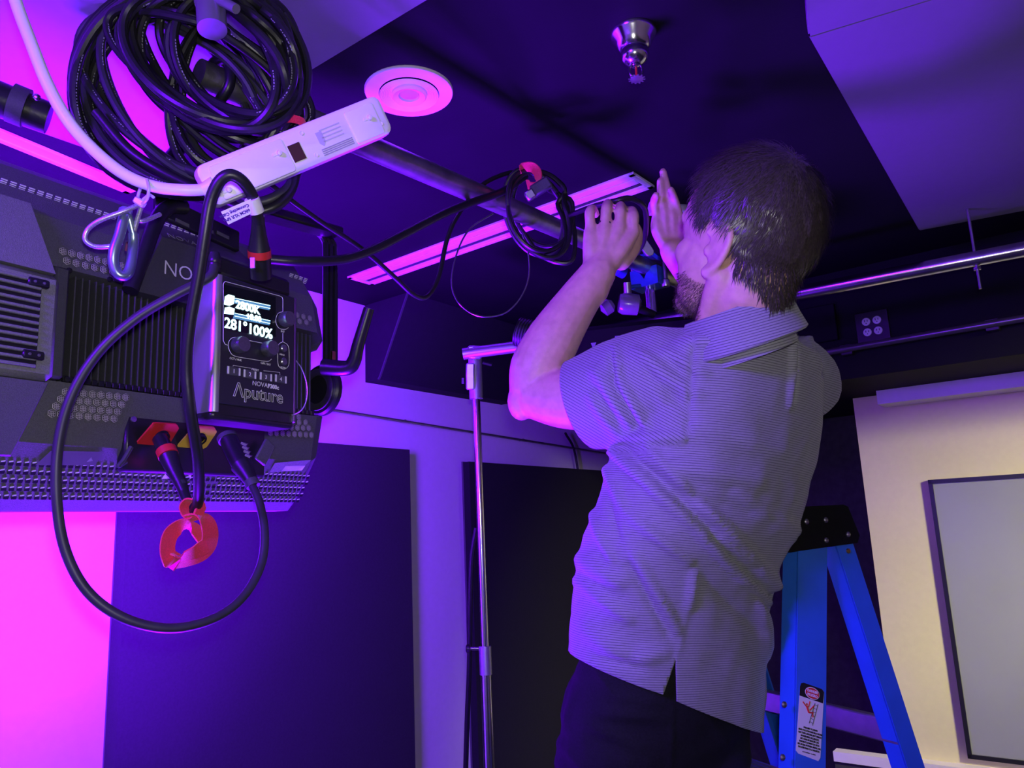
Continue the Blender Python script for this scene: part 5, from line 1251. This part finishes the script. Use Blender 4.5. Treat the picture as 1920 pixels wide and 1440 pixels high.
# collar
cc_ = C(1392, 628, 1.215); cax_ = (ZU - V((0, 1, 0)) * .20 - CR * .24).normalized(); c1 = (CR - cax_ * CR.dot(cax_)).normalized(); c2 = cax_.cross(c1)
R = []
for r, h in ((.078, -.035), (.077, .012), (.078, .040), (.081, .046), (.085, .040), (.092, .006), (.098, -.016), (.095, -.019), (.085, -.006), (.081, .02)):
    R.append([cc_ + c1 * (r * cos(a)) + c2 * (r * sin(a)) + cax_ * (h + .006 * cos(a)) for a in [2 * pi * k / 40 for k in range(40)]])
cm = MB().loft(R, caps=False).mesh('collar', ORG[person.name])
a2 = cm.attributes.new('stripe', 'FLOAT', 'POINT')
for i, v in enumerate(cm.vertices): a2.data[i].value = (v.co.dot(cax_)) / .0040
cm.materials.append(shirt_m); co_ = bpy.data.objects.new('collar', cm); link(co_, shirt); ORG[co_.name] = ORG[person.name]

# ---- trousers and shoes
tr = MB()
tr.loft([torso_ring(py, xl, xr, d, 36, -.006) for py, xl, xr, d in ((1190, 1096, 1425, 1.36), (1240, 1080, 1432, 1.365), (1300, 1062, 1428, 1.37), (1360, 1050, 1420, 1.38), (1420, 1038, 1405, 1.39))])
ank = [stepc + LY * -.10 + ZU * .07, stepc + LY * .11 + ZU * .07]
hipL, hipR = C(1160, 1400, 1.32), C(1300, 1410, 1.42)
knee = [(hipL + ank[0]) / 2 + FACE * .20 + ZU * .04, (hipR + ank[1]) / 2 + FACE * .17 + ZU * .03]
for hp, kn2, ak, k in ((hipL, knee[0], ank[0], 0), (hipR, knee[1], ank[1], 1)):
    caps(tr, [(hp + ZU * .06, .098), (hp, .100), ((hp + kn2) / 2, .086), (kn2, .068), ((kn2 + ak) / 2, .066), (ak + ZU * .02, .058)], 18)
tme = remesh(tr, .0075, 6, 'trousers')
bm = bmesh.new(); bm.from_mesh(tme); bm.normal_update()
PF = [(1075, 1290, 1060, 1370, 8, .006), (1045, 1300, 1035, 1400, 8, .006), (1060, 1330, 1250, 1350, 9, .004), (1080, 1350, 1200, 1400, 10, .006), (1040, 1380, 1090, 1440, 10, .006), (1115, 1255, 1150, 1305, 4, .004), (1150, 1305, 1250, 1320, 4, .004), (1262, 1320, 1255, 1440, 4, .003), (1320, 1330, 1380, 1420, 10, .004)]
FOLDS_S = FOLDS; FOLDS = PF
mv = []
for v in bm.verts:
    px, py, d = proj(v.co); h = fold_at(px, py) if v.normal.dot(v.co - EYE) < 0 else 0
    h += .004 * noise.noise(V((v.co.x * 12, v.co.y * 12, v.co.z * 22))); mv.append((v, v.normal * h))
for v, m_ in mv: v.co += m_
bm.to_mesh(tme); bm.free()
pants = finish('trousers', tme, M_PANTS, person)
obj('rivet', MB().lathe(C(1255, 1328, 1.235), -CF, [(.004, 0), (.0035, .002), (.0004, .003)], 12), M_ALU, pants)
for ak in ank:
    sm_ = MB(); f = FACE; s_ = SIDE
    sm_.ell(ak - ZU * .030 + f * .03, f, s_, ZU, .085, .045, .042, 18, 12); sm_.ell(ak - ZU * .040 + f * .10, f, s_, ZU, .07, .046, .03, 18, 12)
    sme2 = remesh(sm_, .008, 3, 'shoe'); 
    for v in sme2.vertices: v.co.z = max(v.co.z, .603)
    finish('shoe', sme2, M_BLACKM, person)

# ---- hair: a close cap with thousands of short strands
CRAN = HP(-.004, 0, .018); RX, RY, RZ = .110, .0817, .1040
def hair_limit(x, side=1):
    pts = [(-1.0, -.80), (-.8, -.90), (-.5, -.92), (-.34, -.66), (-.2, -.34), (-.05, -.10), (.06, -.14), (.14, -.30), (.22, -.26), (.30, .0), (.42, .32), (.6, .52), (.8, .58), (1.0, .60)]
    for (x0, z0), (x1, z1) in zip(pts, pts[1:]):
        if x0 <= x <= x1: return z0 + (z1 - z0) * (x - x0) / (x1 - x0)
    return .6
def cran(d, off=0): return CRAN + HF * (d.x * (RX + off)) + HL * (d.y * (RY + off)) + HU * (d.z * (RZ + off))
cap_ = MB(); nu, nv = 96, 64; vid = {}
vs = []; fs = []
def capoff(d):
    e = d.z - hair_limit(d.x); return .0022 + .010 * max(0, min(1, e / .35)) + .0035 * noise.noise(V((d.x * 9, d.y * 9, d.z * 9)))
for j in range(nv + 1):
    t = pi * j / nv
    for i in range(nu):
        a = 2 * pi * i / nu; d = V((sin(t) * cos(a), sin(t) * sin(a), cos(t))); vid[(i, j)] = (len(vs), d); vs.append(cran(d, capoff(d)))
for j in range(nv):
    for i in range(nu):
        k = (i + 1) % nu; q = [vid[(i, j)], vid[(k, j)], vid[(k, j + 1)], vid[(i, j + 1)]]
        if all(d.z > hair_limit(d.x) for _, d in q): fs.append(tuple(x for x, _ in q))
used = sorted({i for f in fs for i in f}); rm = {o: n for n, o in enumerate(used)}
hair = obj('hair', MB().add([vs[i] for i in used], [tuple(rm[i] for i in f) for f in fs]), M_HAIR, person)
rh = random.Random(21); rh.shuffle(nape_roots)
def strands(n, length, width, seed=1):
    m = MB(); V_, F_ = [], []; crown = V((-.55, .1, .83)).normalized(); c = 0
    while c < n:
        d = V((rh.gauss(0, 1), rh.gauss(0, 1), rh.gauss(0, 1))).normalized(); e = d.z - hair_limit(d.x)
        if e < rh.uniform(-.01, .06): continue
        c += 1; L = length * rh.uniform(.7, 1.3) * (.45 + .55 * min(1, max(0, e) / .4))
        tang = d - crown; tang = (tang - d * tang.dot(d)); 
        if tang.length < .05: tang = V((1, 0, 0)) - d * d.x
        tang.normalize(); 
        cl = V((noise.noise(d * 5 + V((3, 0, 0))), noise.noise(d * 5 + V((0, 7, 0))), noise.noise(d * 5 + V((0, 0, 11))))) * .9
        g = (tang + V((0, 0, -.25)) + cl + V((rh.uniform(-.25, .25), rh.uniform(-.25, .25), rh.uniform(-.25, .25)))); g = (g - d * g.dot(d)).normalized()
        p0 = cran(d, capoff(d) - .002); nr = (cran(d, .02) - cran(d, 0)).normalized(); tw = (HF * g.x + HL * g.y + HU * g.z).normalized()
        lift = rh.uniform(.15, .55) * (.4 + .6 * min(1, e / .5)); bi = nr.cross(tw).normalized(); o = len(V_)
        ps = [p0, p0 + (tw + nr * lift) * L * .4, p0 + (tw + nr * lift * .6) * L * .75, p0 + (tw + nr * lift * .25) * L]
        for k, p in enumerate(ps[:-1]): w_ = width * (1 - .25 * k); V_.extend([p + bi * w_, p - bi * w_ + nr * w_ * .4])
        V_.append(ps[-1])
        F_.extend([(o, o + 1, o + 3, o + 2), (o + 2, o + 3, o + 5, o + 4), (o + 4, o + 5, o + 6)])
    return m.add(V_, F_)
hs_ = strands(9500, .030, .00060)
for p, nr in nape_roots[:3000]:
    p = p + V((rh.uniform(-1, 1), rh.uniform(-1, 1), rh.uniform(-1, 1))) * .002; g = (-HU + nr * rh.uniform(.1, .5) + HL * rh.uniform(-.4, .4) - HF * .1).normalized(); L = rh.uniform(.012, .026); bi = nr.cross(g).normalized(); o = len(hs_.v); w_ = .0009
    hs_.v.extend([p + bi * w_, p - bi * w_, p + g * L * .5 + bi * w_ * .8, p + g * L * .5 - bi * w_ * .8, p + g * L - nr * .002]); hs_.f.extend([(o, o + 1, o + 3, o + 2), (o + 2, o + 3, o + 4)])
h2 = obj('hair_strands', hs_, M_HAIR, hair); h2['kind'] = 'stuff'
# quiff at the front of the crown
# ---- beard stubble
m = MB(); V_, F_ = [], []
rh.shuffle(beard_roots)
for p, nr in (beard_roots * 2)[:6500]:
    p = p + V((rh.uniform(-1, 1), rh.uniform(-1, 1), rh.uniform(-1, 1))) * .0016
    g = (-HU * .7 + HF * .25 + nr * .7 + V((rh.uniform(-.4, .4), rh.uniform(-.4, .4), rh.uniform(-.4, .4)))).normalized(); L = rh.uniform(.004, .010); bi = nr.cross(g).normalized(); o = len(V_)
    V_.extend([p + bi * .0002, p - bi * .0002, p + g * L * .6 + bi * .0002, p + g * L * .6 - bi * .0002, p + g * L + nr * -.001]); F_.extend([(o, o + 1, o + 3, o + 2), (o + 2, o + 3, o + 4)])
if V_:
    b_ = obj('beard', m.add(V_, F_), M_BEARD, person); b_['kind'] = 'stuff'
# grey tube held by the far hand
gt_ = thing('grey_tube', C(1245, 400, 1.72), 'short grey tube gripped beside the man\'s face', 'tube')
obj('tube', MB().tube([C(1218, 391, 1.80), C(1290, 397, 1.81)], .0165, 20), mat('grey_pvc', (0.45, 0.44, 0.47), 0.5), gt_)
